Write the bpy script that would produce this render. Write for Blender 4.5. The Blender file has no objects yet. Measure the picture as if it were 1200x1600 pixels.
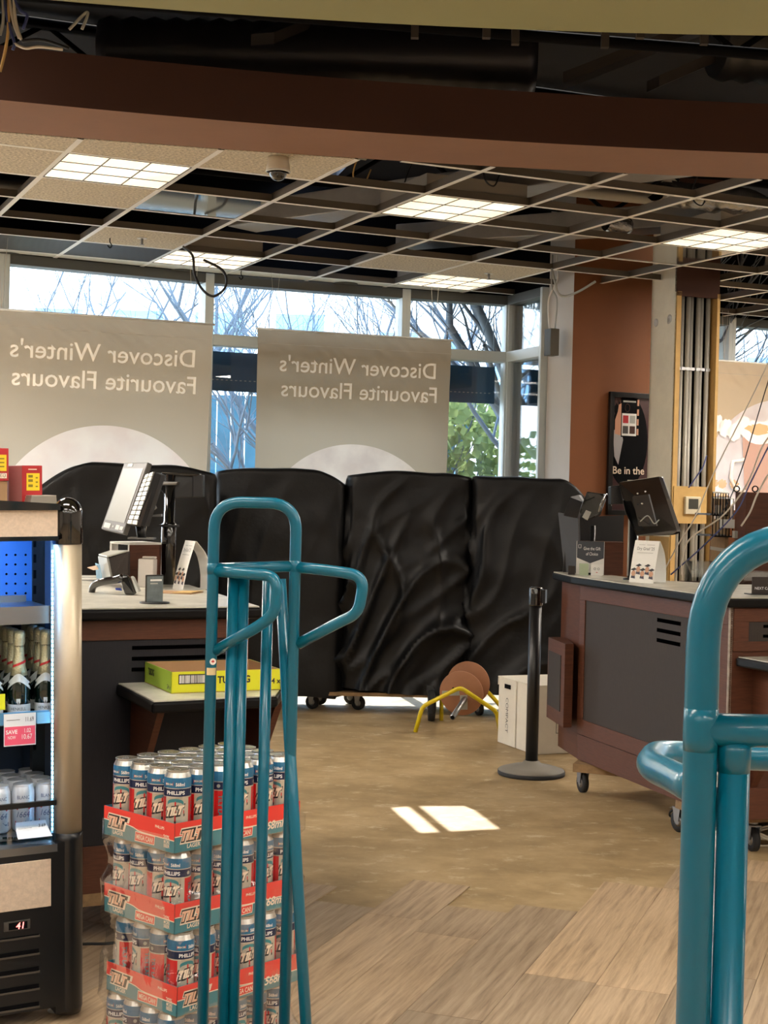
import bpy, bmesh, math, random
from math import sin, cos, pi, radians, sqrt, atan2, hypot
from mathutils import Vector, Matrix, noise, Euler

# ------------------------------------------------------------------ camera
F = 2335.0; PITCH = .0114; ROLL = .0245; CZ = 1.46
_c, _s = cos(PITCH), sin(PITCH)
FWD = Vector((0, _c, -_s)); _up = Vector((0, _s, _c)); _r = Vector((1, 0, 0))
RT = _r * cos(ROLL) + _up * sin(ROLL); UP = -_r * sin(ROLL) + _up * cos(ROLL)
EYE = Vector((0, 0, CZ))
scene = bpy.context.scene
C = scene.collection
cam_d = bpy.data.cameras.new('camera'); cam = bpy.data.objects.new('camera', cam_d); C.objects.link(cam)
cam.matrix_world = Matrix((( RT.x, UP.x, -FWD.x, 0), (RT.y, UP.y, -FWD.y, 0), (RT.z, UP.z, -FWD.z, CZ), (0, 0, 0, 1)))
cam_d.sensor_fit = 'VERTICAL'; cam_d.sensor_height = 24; cam_d.lens = 24 * F / 1600; cam_d.clip_end = 300
scene.camera = cam
scene.view_settings.view_transform = 'Standard'; scene.view_settings.look = 'None'
scene.view_settings.gamma = 1; scene.view_settings.exposure = 0.84
scene.cycles.max_bounces = 7; scene.cycles.transparent_max_bounces = 16
scene.cycles.sample_clamp_indirect = 6

def ray(x, y): return RT * ((x - 600) / F) - UP * ((y - 800) / F) + FWD
def onz(x, y, z): d = ray(x, y); return EYE + d * ((z - CZ) / d.z)      # where the sight line meets a level
def at(x, y, Y): d = ray(x, y); return EYE + d * (Y / d.y)              # where it meets a depth
def onplane(x, y, p, n): d = ray(x, y); return EYE + d * ((p - EYE).dot(n) / d.dot(n))

# ------------------------------------------------------------------ world and sun
w = bpy.data.worlds.new('world'); scene.world = w; w.use_nodes = True
nt = w.node_tree; bg = nt.nodes['Background']
tc = nt.nodes.new('ShaderNodeTexCoord'); sx = nt.nodes.new('ShaderNodeSeparateXYZ'); cr = nt.nodes.new('ShaderNodeValToRGB')
nt.links.new(tc.outputs['Generated'], sx.inputs[0]); nt.links.new(sx.outputs['Z'], cr.inputs[0]); nt.links.new(cr.outputs[0], bg.inputs[0])
cr.color_ramp.elements[0].color = (.80, .90, 1, 1); cr.color_ramp.elements[1].color = (.45, .66, 1, 1)
bg.inputs['Strength'].default_value = 5.0
sd = bpy.data.lights.new('sun', 'SUN'); sd.energy = 8; sd.angle = .006; sd.color = (1, .95, .88)
sun = bpy.data.objects.new('sun', sd); C.objects.link(sun)
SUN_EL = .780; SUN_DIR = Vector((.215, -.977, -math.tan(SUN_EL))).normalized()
ADDED_HATCH_T = 3.79 / -SUN_DIR.z
sun.rotation_euler = SUN_DIR.to_track_quat('-Z', 'Y').to_euler(); sun.location = (-2, 20, 12)

# ------------------------------------------------------------------ materials
def lin(c):
    return tuple((v / 255 / 12.92) if v / 255 <= .04045 else ((v / 255 + .055) / 1.055) ** 2.4 for v in c)
MATS = {}
def mat(name, col, rough=.5, metal=0, var=0, vscale=20, bump=0, bscale=60, coat=0, emit=0, trans=0, stretch=None, col2=None, spec=None, alpha=None, sheen=0):
    if name in MATS: return MATS[name]
    m = bpy.data.materials.new(name); m.use_nodes = True; MATS[name] = m
    nt = m.node_tree; b = nt.nodes['Principled BSDF']; L = nt.links
    c = lin(col); b.inputs['Base Color'].default_value = (*c, 1)
    b.inputs['Roughness'].default_value = rough; b.inputs['Metallic'].default_value = metal
    if coat: b.inputs['Coat Weight'].default_value = coat; b.inputs['Coat Roughness'].default_value = .08
    if spec is not None: b.inputs['Specular IOR Level'].default_value = spec
    if sheen: b.inputs['Sheen Weight'].default_value = sheen
    if alpha is not None: b.inputs['Alpha'].default_value = alpha
    if emit:
        b.inputs['Emission Color'].default_value = (*c, 1); b.inputs['Emission Strength'].default_value = emit
    if trans: b.inputs['Transmission Weight'].default_value = trans
    if var or bump or col2:
        t = nt.nodes.new('ShaderNodeTexCoord'); mp = nt.nodes.new('ShaderNodeMapping'); L.new(t.outputs['Object'], mp.inputs[0])
        if stretch: mp.inputs['Scale'].default_value = stretch
        if var or col2:
            n = nt.nodes.new('ShaderNodeTexNoise'); n.inputs['Scale'].default_value = vscale; n.inputs['Detail'].default_value = 6; n.inputs['Roughness'].default_value = .65
            L.new(mp.outputs[0], n.inputs['Vector'])
            r = nt.nodes.new('ShaderNodeValToRGB'); L.new(n.outputs['Fac'], r.inputs[0])
            r.color_ramp.elements[0].position = .32; r.color_ramp.elements[1].position = .68
            if col2:
                r.color_ramp.elements[0].color = (*lin(col2), 1); r.color_ramp.elements[1].color = (*c, 1)
            else:
                r.color_ramp.elements[0].color = (*[v * (1 - var) for v in c], 1); r.color_ramp.elements[1].color = (*[min(1, v * (1 + var)) for v in c], 1)
            L.new(r.outputs[0], b.inputs['Base Color'])
            if emit: L.new(r.outputs[0], b.inputs['Emission Color'])
        if bump:
            n2 = nt.nodes.new('ShaderNodeTexNoise'); n2.inputs['Scale'].default_value = bscale; n2.inputs['Detail'].default_value = 4
            L.new(mp.outputs[0], n2.inputs['Vector'])
            bp = nt.nodes.new('ShaderNodeBump'); bp.inputs['Strength'].default_value = bump; bp.inputs['Distance'].default_value = .01
            L.new(n2.outputs['Fac'], bp.inputs['Height']); L.new(bp.outputs[0], b.inputs['Normal'])
    return m
def glass_mat(name, tint=(1, 1, 1), gloss=.06, rough=.0, bump=0, k=.6):
    if name in MATS: return MATS[name]
    m = bpy.data.materials.new(name); m.use_nodes = True; MATS[name] = m
    nt = m.node_tree; nt.nodes.clear(); L = nt.links
    o = nt.nodes.new('ShaderNodeOutputMaterial'); mx = nt.nodes.new('ShaderNodeMixShader')
    tr = nt.nodes.new('ShaderNodeBsdfTransparent'); tr.inputs[0].default_value = (*tint, 1)
    gl = nt.nodes.new('ShaderNodeBsdfGlossy'); gl.inputs['Roughness'].default_value = rough
    fr = nt.nodes.new('ShaderNodeLayerWeight'); fr.inputs['Blend'].default_value = .25
    ma = nt.nodes.new('ShaderNodeMath'); ma.operation = 'MULTIPLY_ADD'; ma.inputs[1].default_value = k; ma.inputs[2].default_value = gloss
    L.new(fr.outputs['Fresnel'], ma.inputs[0]); L.new(ma.outputs[0], mx.inputs[0]); L.new(tr.outputs[0], mx.inputs[1]); L.new(gl.outputs[0], mx.inputs[2]); L.new(mx.outputs[0], o.inputs[0])
    if bump:
        n2 = nt.nodes.new('ShaderNodeTexNoise'); n2.inputs['Scale'].default_value = 25; bp = nt.nodes.new('ShaderNodeBump'); bp.inputs['Strength'].default_value = bump
        L.new(n2.outputs['Fac'], bp.inputs['Height']); L.new(bp.outputs[0], gl.inputs['Normal']); L.new(bp.outputs[0], fr.inputs['Normal'])
    return m
def cloth_mat(name, col, tl=.5, var=.05):
    m = bpy.data.materials.new(name); m.use_nodes = True; MATS[name] = m
    nt = m.node_tree; L = nt.links; nt.nodes.clear()
    o = nt.nodes.new('ShaderNodeOutputMaterial'); mx = nt.nodes.new('ShaderNodeMixShader'); mx.inputs[0].default_value = tl
    d = nt.nodes.new('ShaderNodeBsdfDiffuse'); t = nt.nodes.new('ShaderNodeBsdfTranslucent')
    n = nt.nodes.new('ShaderNodeTexNoise'); n.inputs['Scale'].default_value = 5; n.inputs['Detail'].default_value = 5
    r = nt.nodes.new('ShaderNodeValToRGB'); c = lin(col); L.new(n.outputs['Fac'], r.inputs[0])
    r.color_ramp.elements[0].color = (*[v * (1 - var) for v in c], 1); r.color_ramp.elements[1].color = (*[min(1, v * (1 + var)) for v in c], 1)
    L.new(r.outputs[0], d.inputs[0]); L.new(r.outputs[0], t.inputs[0]); L.new(d.outputs[0], mx.inputs[1]); L.new(t.outputs[0], mx.inputs[2]); L.new(mx.outputs[0], o.inputs[0])
    return m

M = dict(
    teal=mat('teal_paint', (0, 94, 120), .28, coat=.2, spec=.4, bump=.05, bscale=40),
    black=mat('black_plastic', (20, 20, 22), .35), gloss_black=mat('gloss_black', (12, 12, 13), .12, coat=1),
    dark=mat('dark_void', (10, 10, 13), .85, spec=.1), void=mat('slot_void', (3, 3, 4), 1, spec=0), rubber=mat('rubber', (28, 28, 30), .7),
    chrome=mat('chrome', (190, 190, 190), .2, 1), steel=mat('steel', (150, 150, 150), .38, 1), alu=mat('aluminium_post', (190, 176, 152), .42, .55),
    wood=mat('cherry_wood', (84, 49, 34), .5, spec=.3, var=.22, vscale=9, stretch=(1, 1, 14)),
    wood_h=mat('cherry_wood_band', (84, 49, 34), .5, spec=.3, var=.22, vscale=9, stretch=(2, 2, 30)),
    laminate=mat('charcoal_laminate', (58, 52, 49), .6, spec=.2, var=.12, vscale=60, stretch=(6, 6, .5)),
    top=mat('stone_laminate', (208, 203, 190), .3, var=.16, vscale=9, col2=(164, 161, 148)),
    nosing=mat('black_nosing', (10, 10, 12), .4, spec=.15),
    ply=mat('plywood_edge', (136, 108, 74), .7, var=.2, vscale=30),
    tan=mat('tan_board', (196, 160, 98), .7, var=.08, vscale=12),
    plaster=mat('patchy_plaster', (244, 239, 220), .8, var=.05, vscale=6, bump=.1),
    white=mat('white_plastic', (225, 225, 220), .4), paper=mat('paper_white', (228, 226, 220), .7),
    lgrey=mat('light_grey_plastic', (165, 165, 158), .4), bezel=mat('bezel_grey', (72, 69, 65), .4),
    card=mat('white_cardboard', (222, 216, 202), .75, var=.04, vscale=10), brown_card=mat('brown_cardboard', (164, 128, 92), .8, var=.06, vscale=14),
    yellow=mat('yellow_card', (205, 205, 28), .55), lime=mat('lime_card', (160, 190, 60), .55), ypaint=mat('yellow_paint', (214, 190, 20), .35),
    red=mat('tray_red', (226, 62, 52), .45), tealcard=mat('tray_teal', (60, 128, 140), .5), cream=mat('cream_print', (240, 222, 200), .55), ink=mat('ink', (28, 28, 32), .5), inkred=mat('ink_red', (190, 40, 42), .45),
    white_ink=mat('white_ink', (240, 240, 240), .5),
    grid=mat('grid_white', (236, 234, 228), .4), gridweb=mat('grid_web_grey', (105, 96, 84), .5, .3), tile=mat('mineral_tile', (196, 186, 166), .9, var=.5, vscale=75, bump=.2, bscale=90),
    wframe=mat('window_aluminium', (206, 214, 214), .4), wframe_d=mat('window_dark_trim', (84, 86, 84), .5),
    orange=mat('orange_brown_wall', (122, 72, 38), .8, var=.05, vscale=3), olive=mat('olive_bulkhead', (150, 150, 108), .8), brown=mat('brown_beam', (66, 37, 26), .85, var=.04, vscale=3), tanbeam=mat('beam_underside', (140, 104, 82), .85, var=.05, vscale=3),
    offwhite=mat('offwhite_wall', (200, 192, 184), .8, var=.03, vscale=3), duct=mat('duct_metal', (84, 83, 82), .5, .8, var=.2, vscale=4), foil=mat('foil', (150, 150, 152), .25, .9, bump=1, bscale=25),
    pipe=mat('conduit', (170, 166, 156), .4, .15), cable_w=mat('cable_white', (205, 196, 180), .5), cable_b=mat('cable_blue', (60, 70, 120), .5), cable_k=mat('cable_black', (22, 22, 24), .5),
    lamp=None,
    drape=mat('black_cloth', (10, 10, 12), .45, var=.1, vscale=4, bump=.3, bscale=18, spec=.3),
    wine=mat('wine_red_box', (172, 30, 34), .5), pink=mat('sale_pink', (235, 90, 120), .5), tagwhite=mat('tag_white', (225, 230, 235), .5),
)
# ------------------------------------------------------------------ mesh building
_tc = {}
def text_geo(s, bold=0.0, shear=0.0, sp=1.0):
    k = (s, bold, shear, sp)
    if k in _tc: return _tc[k]
    cu = bpy.data.curves.new('t', 'FONT'); cu.body = s; cu.size = 1; cu.offset = bold; cu.shear = shear; cu.space_character = sp
    cu.resolution_u = 3; cu.fill_mode = 'FRONT' if hasattr(cu, 'fill_mode') else cu.fill_mode
    o = bpy.data.objects.new('t', cu); C.objects.link(o)
    dg = bpy.context.evaluated_depsgraph_get(); me = bpy.data.meshes.new_from_object(o.evaluated_get(dg))
    v = [(p.co.x, p.co.y) for p in me.vertices]; f = [tuple(p.vertices) for p in me.polygons]
    bpy.data.objects.remove(o); bpy.data.curves.remove(cu); bpy.data.meshes.remove(me)
    xs = [p[0] for p in v] or [0]; ys = [p[1] for p in v] or [0]
    r = (v, f, min(xs), max(xs), min(ys), max(ys)); _tc[k] = r; return r

def fil(pts, r, n=6):
    """round the corners of a path"""
    pts = [Vector(p) for p in pts]; out = [pts[0]]
    for i in range(1, len(pts) - 1):
        a, b, c = pts[i - 1], pts[i], pts[i + 1]
        d1, d2 = (a - b), (c - b); l = min(r, d1.length * .49, d2.length * .49)
        p, q = b + d1.normalized() * l, b + d2.normalized() * l
        for k in range(n + 1):
            t = k / n; out.append(p * (1 - t) ** 2 + b * 2 * t * (1 - t) + q * t * t)
    out.append(pts[-1]); return out
def spl(pts, n=8):
    """Catmull-Rom through points"""
    P = [Vector(p) for p in pts]; P = [P[0] * 2 - P[1]] + P + [P[-1] * 2 - P[-2]]; out = []
    for i in range(1, len(P) - 2):
        for k in range(n):
            t = k / n; a, b, c, d = P[i - 1], P[i], P[i + 1], P[i + 2]
            out.append(.5 * ((2 * b) + (c - a) * t + (2 * a - 5 * b + 4 * c - d) * t * t + (3 * b - a - 3 * c + d) * t ** 3))
    out.append(P[-2]); return out

class MB:
    def __init__(s): s.v = []; s.f = []; s.mi = []; s.mats = []; s.sm = []
    def m(s, mt):
        if isinstance(mt, str): mt = M[mt]
        if mt not in s.mats: s.mats.append(mt)
        return s.mats.index(mt)
    def add(s, vs, fs, mt, smooth=False):
        o = len(s.v); s.v += [tuple(p) for p in vs]; k = s.m(mt)
        for f in fs: s.f.append(tuple(i + o for i in f)); s.mi.append(k); s.sm.append(smooth)
        return s
    def box(s, c, d, mt, rz=0, T=None):
        c = Vector(c); R = Matrix.Rotation(rz, 3, 'Z'); vs = []
        for z in (-1, 1):
            for x, y in ((-1, -1), (1, -1), (1, 1), (-1, 1)):
                p = c + R @ Vector((x * d[0] / 2, y * d[1] / 2, z * d[2] / 2)); vs.append(T @ p if T else p)
        return s.add(vs, [(3, 2, 1, 0), (4, 5, 6, 7), (0, 1, 5, 4), (1, 2, 6, 5), (2, 3, 7, 6), (3, 0, 4, 7)], mt)
    def bx(s, x0, x1, y0, y1, z0, z1, mt): return s.box(((x0 + x1) / 2, (y0 + y1) / 2, (z0 + z1) / 2), (abs(x1 - x0), abs(y1 - y0), abs(z1 - z0)), mt)
    def slab(s, q, e, mt):
        """polygon q (3D points) pushed by vector e"""
        n = len(q); q = [Vector(p) for p in q]; e = Vector(e)
        return s.add(q + [p + e for p in q], [tuple(range(n))[::-1], tuple(range(n, 2 * n))] + [(i, (i + 1) % n, n + (i + 1) % n, n + i) for i in range(n)], mt)
    def prism(s, poly, z0, z1, mt): return s.slab([(p[0], p[1], z0) for p in poly], (0, 0, z1 - z0), mt)
    def poly(s, q, mt): return s.add(q, [tuple(range(len(q)))], mt)
    def tube(s, pts, r, mt, n=10, closed=False, r1=None, caps=True):
        P = [Vector(p) for p in pts]; N = len(P); vs = []; fs = []
        t0 = (P[1] - P[0]).normalized(); a = Vector((0, 0, 1)) if abs(t0.z) < .9 else Vector((1, 0, 0)); u = t0.cross(a).normalized()
        for i, p in enumerate(P):
            t = (P[min(i + 1, N - 1)] - P[max(i - 1, 0)])
            t = t.normalized() if t.length > 1e-9 else t0
            u = (u - t * u.dot(t)).normalized(); w_ = t.cross(u)
            rr = r if r1 is None else r + (r1 - r) * i / (N - 1)
            for k in range(n): ang = 2 * pi * k / n; vs.append(p + (u * cos(ang) + w_ * sin(ang)) * rr)
        for i in range(N - 1):
            for k in range(n): fs.append((i * n + k, i * n + (k + 1) % n, (i + 1) * n + (k + 1) % n, (i + 1) * n + k))
        if closed:
            for k in range(n): fs.append(((N - 1) * n + k, (N - 1) * n + (k + 1) % n, (k + 1) % n, k))
        elif caps: fs += [tuple(range(n))[::-1], tuple(range((N - 1) * n, N * n))]
        return s.add(vs, fs, mt, True)
    def lathe(s, prof, c, mt, n=24, mts=None, axis=None):
        c = Vector(c); vs = []
        Q = Vector(axis).to_track_quat('Z', 'Y').to_matrix() if axis is not None else Matrix.Identity(3)
        for r, z in prof:
            for k in range(n): a = 2 * pi * k / n; vs.append(c + Q @ Vector((r * cos(a), r * sin(a), z)))
        N = len(prof)
        for i in range(N - 1):
            fs = [(i * n + k, i * n + (k + 1) % n, (i + 1) * n + (k + 1) % n, (i + 1) * n + k) for k in range(n)]
            if i == 0: base = len(s.v); s.v += [tuple(p) for p in vs]
            k_ = s.m(mts[i] if mts else mt)
            for f in fs: s.f.append(tuple(j + base for j in f)); s.mi.append(k_); s.sm.append(True)
        k_ = s.m(mts[0] if mts else mt); s.f.append(tuple(base + k for k in range(n))[::-1]); s.mi.append(k_); s.sm.append(False)
        k_ = s.m(mts[-1] if mts else mt); s.f.append(tuple(base + (N - 1) * n + k for k in range(n))); s.mi.append(k_); s.sm.append(False)
        return s
    def text(s, t, h, fn, mt, bold=0., shear=0., align='L', sp=1., wmax=None):
        """h = cap height; fn maps (x,y) in metres to a 3D point"""
        v, f, x0, x1, y0, y1 = text_geo(t, bold, shear, sp)
        k = h / .69; kx = k
        if wmax and (x1 - x0) * k > wmax: kx = wmax / (x1 - x0)
        ox = {'L': x0, 'C': (x0 + x1) / 2, 'R': x1}[align]
        return s.add([fn((p[0] - ox) * kx, p[1] * k) for p in v], f, mt)
    def build(s, name, parent=None, bevel=0, seg=2, **kw):
        me = bpy.data.meshes.new(name); me.from_pydata(s.v, [], s.f)
        for mt in s.mats: me.materials.append(mt)
        me.polygons.foreach_set('material_index', s.mi); me.polygons.foreach_set('use_smooth', s.sm); me.update()
        o = bpy.data.objects.new(name, me); C.objects.link(o)
        if parent: o.parent = parent
        if bevel:
            b = o.modifiers.new('bevel', 'BEVEL'); b.width = bevel; b.segments = seg; b.limit_method = 'ANGLE'; b.angle_limit = radians(40)
        tag(o, **kw); return o
def tag(o, label=None, cat=None, group=None, kind=None):
    if label: o['label'] = label
    if cat: o['category'] = cat
    if group: o['group'] = group
    if kind: o['kind'] = kind
def empty(name, loc, rz=0, **kw):
    o = bpy.data.objects.new(name, None); C.objects.link(o); o.location = loc; o.rotation_euler = (0, 0, rz); o.empty_display_size = .05; tag(o, **kw); return o
def copy_thing(o, loc, rz, label, parent=None):
    c = o.copy(); C.objects.link(c); c.parent = parent
    if loc is not None: c.location = loc; c.rotation_euler = (0, 0, rz)
    if label: c['label'] = label
    for ch in o.children:
        copy_thing(ch, None, 0, None, c)
    return c
def frame(o, ux, uy):
    o = Vector(o); ux = Vector(ux); uy = Vector(uy)
    return lambda x, y: o + ux * x + uy * y
def struct(name, mb, **kw): return mb.build(name, kind='structure', **kw)
Z = Vector((0, 0, 1))
YAW = .4213; U = Vector((cos(YAW), sin(YAW), 0)); V = Vector((-sin(YAW), cos(YAW), 0)); G0 = Vector((-1.498, 6.886, 2.998)); CEIL = 2.998
def grid(i, j, z=0): return G0 + U * (i * .61) + V * (j * .61) + Z * z
# ------------------------------------------------------------------ floor
def floor_mat():
    m = bpy.data.materials.new('screed_floor'); m.use_nodes = True; nt = m.node_tree; L = nt.links; b = nt.nodes['Principled BSDF']
    t = nt.nodes.new('ShaderNodeTexCoord'); b.inputs['Roughness'].default_value = .48; b.inputs['Specular IOR Level'].default_value = .35
    def noise_(sc, det, st=None, rot=0):
        mp = nt.nodes.new('ShaderNodeMapping'); L.new(t.outputs['Object'], mp.inputs[0]); mp.inputs['Rotation'].default_value = (0, 0, rot)
        if st: mp.inputs['Scale'].default_value = st
        n = nt.nodes.new('ShaderNodeTexNoise'); n.inputs['Scale'].default_value = sc; n.inputs['Detail'].default_value = det; n.inputs['Roughness'].default_value = .7
        L.new(mp.outputs[0], n.inputs['Vector']); return n
    def ramp(n, *els):
        r = nt.nodes.new('ShaderNodeValToRGB'); L.new(n.outputs['Fac'], r.inputs[0]); e = r.color_ramp.elements
        e[0].position, e[0].color = els[0][0], (*els[0][1], 1); e[1].position, e[1].color = els[-1][0], (*els[-1][1], 1)
        for p, c in els[1:-1]: k = e.new(p); k.color = (*c, 1)
        return r
    r1 = ramp(noise_(1.6, 8), (.3, lin((142, 120, 86))), (.5, lin((172, 147, 108))), (.72, lin((196, 172, 134))))
    r2 = ramp(noise_(3.2, 9, (1, 1.8, 1), .9), (.36, (.80, .78, .74)), (.58, (1, 1, 1)))
    r3 = ramp(noise_(7, 12, (1, 1.6, 1), 2.0), (.56, (0, 0, 0)), (.66, (.75, .75, .75)))
    mu = nt.nodes.new('ShaderNodeMix'); mu.data_type = 'RGBA'; mu.blend_type = 'MULTIPLY'; mu.inputs[0].default_value = 1
    L.new(r1.outputs[0], mu.inputs[6]); L.new(r2.outputs[0], mu.inputs[7])
    m2 = nt.nodes.new('ShaderNodeMix'); m2.data_type = 'RGBA'; m2.inputs[7].default_value = (*lin((205, 190, 160)), 1)
    L.new(r3.outputs[0], m2.inputs[0]); L.new(mu.outputs[2], m2.inputs[6]); L.new(m2.outputs[2], b.inputs['Base Color'])
    bp = nt.nodes.new('ShaderNodeBump'); bp.inputs['Strength'].default_value = .08; n4 = noise_(30, 6); L.new(n4.outputs['Fac'], bp.inputs['Height']); L.new(bp.outputs[0], b.inputs['Normal'])
    return m
fm = floor_mat()
mb = MB(); mb.poly([(-5, -6, 0), (7, -6, 0), (7, 14.5, 0), (-5, 14.5, 0)], fm); mb.f[-1] = mb.f[-1]; struct('floor', mb)

def plank_mat():
    m = bpy.data.materials.new('vinyl_plank'); m.use_nodes = True; nt = m.node_tree; L = nt.links; b = nt.nodes['Principled BSDF']
    b.inputs['Roughness'].default_value = .5
    at_ = nt.nodes.new('ShaderNodeAttribute'); at_.attribute_name = 'tone'
    t = nt.nodes.new('ShaderNodeTexCoord'); mp = nt.nodes.new('ShaderNodeMapping'); mp.inputs['Scale'].default_value = (1.4, 24, 1)
    mp0 = nt.nodes.new('ShaderNodeMapping'); mp0.inputs['Rotation'].default_value = (0, 0, radians(-70)); L.new(t.outputs['Object'], mp0.inputs[0]); L.new(mp0.outputs[0], mp.inputs[0])
    ad = nt.nodes.new('ShaderNodeVectorMath'); ad.operation = 'ADD'; sc = nt.nodes.new('ShaderNodeVectorMath'); sc.operation = 'SCALE'; sc.inputs['Scale'].default_value = 37
    L.new(at_.outputs['Vector'], sc.inputs[0]); L.new(mp.outputs[0], ad.inputs[0]); L.new(sc.outputs[0], ad.inputs[1])
    n = nt.nodes.new('ShaderNodeTexNoise'); n.inputs['Scale'].default_value = 2.2; n.inputs['Detail'].default_value = 9; n.inputs['Roughness'].default_value = .68; n.inputs['Distortion'].default_value = .25
    L.new(ad.outputs[0], n.inputs['Vector'])
    r = nt.nodes.new('ShaderNodeValToRGB'); L.new(n.outputs['Fac'], r.inputs[0]); e = r.color_ramp.elements
    e[0].position, e[0].color = .28, (*lin((130, 110, 88)), 1); e[1].position, e[1].color = .72, (*lin((202, 182, 154)), 1)
    k = e.new(.48); k.color = (*lin((174, 153, 126)), 1)
    mu = nt.nodes.new('ShaderNodeMix'); mu.data_type = 'RGBA'; mu.blend_type = 'MULTIPLY'; mu.inputs[0].default_value = 1
    r2 = nt.nodes.new('ShaderNodeValToRGB'); L.new(at_.outputs['Fac'], r2.inputs[0]); r2.color_ramp.elements[0].color = (.66, .64, .64, 1); r2.color_ramp.elements[1].color = (1.14, 1.06, .98, 1)
    L.new(r.outputs[0], mu.inputs[6]); L.new(r2.outputs[0], mu.inputs[7]); L.new(mu.outputs[2], b.inputs['Base Color']); return m
pm = plank_mat(); rnd = random.Random(4)
D1 = Vector((cos(radians(70)), sin(radians(70)), 0)); D2 = Vector((cos(radians(-20)), sin(radians(-20)), 0))
ends = {-2.018: 4.93, -1.795: 5.357, -1.571: 5.07, -1.347: 5.19, -1.124: 5.645, -.9: 6.0, -.677: 6.25, -.454: 6.1}
mb = MB(); tones = []
seam = lin((70, 56, 44))
for k in range(-24, 26):
    s0 = -2.018 + .2235 * k
    te = None
    for e_, v_ in ends.items():
        if abs(e_ - s0) < .03: te = v_
    if te is None: te = (4.95 + rnd.uniform(-.2, .25)) if s0 < -2 else 6.2 + rnd.uniform(-.3, .4)
    t1 = te; off = rnd.choice([.35, .6, .85, 1.2]) if abs(k) < 12 else 1.2
    if k == 1: off = .50
    if k == 4: off = 1.2
    while t1 > -6.5:
        t0 = t1 - off; off = 1.22
        q = [D2 * a + D1 * b for a, b in ((s0 + .0008, t0 + .0008), (s0 + .2227, t0 + .0008), (s0 + .2227, t1 - .0008), (s0 + .0008, t1 - .0008))]
        if all(p.y > -5.9 and -4.95 < p.x < 6.9 for p in q):
            mb.slab([(p.x, p.y, .0015) for p in q], (0, 0, .0045), pm); tn = rnd.random(); tones += [tn] * 6
        t1 = t0
o = struct('floor_planks', mb)
a = o.data.attributes.new('tone', 'FLOAT', 'FACE'); a.data.foreach_set('value', tones)

# ------------------------------------------------------------------ walls, facade
def wall(name, p, q, z0, z1, mt, t=.12, side=1):
    p, q = Vector((p[0], p[1], 0)), Vector((q[0], q[1], 0)); n = (q - p).normalized().cross(Z) * -t * side
    mb = MB(); mb.slab([p + Z * z0, q + Z * z0, q + n + Z * z0, p + n + Z * z0], (0, 0, z1 - z0), mt); return struct(name, mb)
DECK = 3.75
wall('wall_left', (-4.6, -6), (-4.6, 8.85), 0, DECK, 'offwhite'); wall('wall_back', (6.6, -6), (-4.6, -6), 0, DECK, 'offwhite', side=1); wall('wall_right', (6.6, 14.2), (6.6, -6), 0, DECK, 'offwhite')
FP = [(-4.6, 8.8), (-3.87, 9.24), (-2.57, 9.945), (-1.291, 10.640), (.114, 11.197), (.931, 11.455)]
RP = [(.931, 11.455), (1.155, 10.87)]
XP = [(2.03, 12.03), (2.82, 12.395), (4.2, 13.09), (5.5, 13.72), (6.6, 14.2)]
gm = glass_mat('window_glass', (.94, .98, 1), .05)
wn = 0
def window(p, q, wn, first=True, last=False):
    p, q = Vector((*p, 0)), Vector((*q, 0)); d = (q - p).normalized(); n = d.cross(Z) * -1; L_ = (q - p).length
    mb = MB(); h = .035
    def bar(a0, a1, z0, z1, mt='wframe', dn=.05): mb.slab([p + d * a0 - n * dn + Z * z0, p + d * a1 - n * dn + Z * z0, p + d * a1 + n * .09 + Z * z0, p + d * a0 + n * .09 + Z * z0], (0, 0, z1 - z0), mt)
    bar(0, h, .0, 2.998); bar(L_ - h, L_, .0, 2.998); bar(h, L_ - h, 2.93, 2.998, 'wframe_d'); bar(h, L_ - h, 2.495, 2.572); bar(h, L_ - h, 0, .12)
    fr = struct('window_%d' % wn, mb, bevel=.004)
    g = MB(); g.slab([p + d * h + n * .02 + Z * .12, p + d * (L_ - h) + n * .02 + Z * .12, p + d * (L_ - h) + n * .026 + Z * .12, p + d * h + n * .026 + Z * .12], (0, 0, 2.375), gm)
    g.slab([p + d * h + n * .02 + Z * 2.572, p + d * (L_ - h) + n * .02 + Z * 2.572, p + d * (L_ - h) + n * .026 + Z * 2.572, p + d * h + n * .026 + Z * 2.572], (0, 0, .358), gm)
    g.build('pane', fr)
    return p, q, d, n, L_
navy = cloth_mat('navy_shade', (44, 78, 104), .35, .1)
for L0 in (FP, RP, XP):
    for i in range(len(L0) - 1):
        wn += 1; p, q, d, n, L_ = window(L0[i], L0[i + 1], wn)
        mb = MB(); z0, z1 = 2.185, 2.468
        mb.slab([p + d * .06 + n * .14 + Z * z0, p + d * (L_ - .06) + n * .14 + Z * z0, p + d * (L_ - .06) + n * .15 + Z * z0, p + d * .06 + n * .15 + Z * z0], (0, 0, z1 - z0), navy)
        nh = int(L_ / .035)
        for k in range(nh):
            a_ = .08 + k * .035
            if a_ < L_ - .1: mb.slab([p + d * a_ + n * .1385 + Z * 2.262, p + d * (a_ + .016) + n * .1385 + Z * 2.262, p + d * (a_ + .016) + n * .1395 + Z * 2.262, p + d * a_ + n * .1395 + Z * 2.262], (0, 0, .005), 'lgrey')
        where = ['at the far left', 'left of the first banner', 'behind the first banner', 'between the two banners', 'right of the second banner', 'in the narrow corner pane', 'behind the column', 'right of the column', 'far right', 'at the far right end'][wn - 1]
        mb.build('window_shade', label='dark navy shade strip with dotted seam outside the window ' + where, cat='shade')
wall('wall_above_window', (FP[0][0] - .1, FP[0][1] - .05), (-1.291, 10.64), 3.0, DECK, 'dark', side=1)
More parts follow.
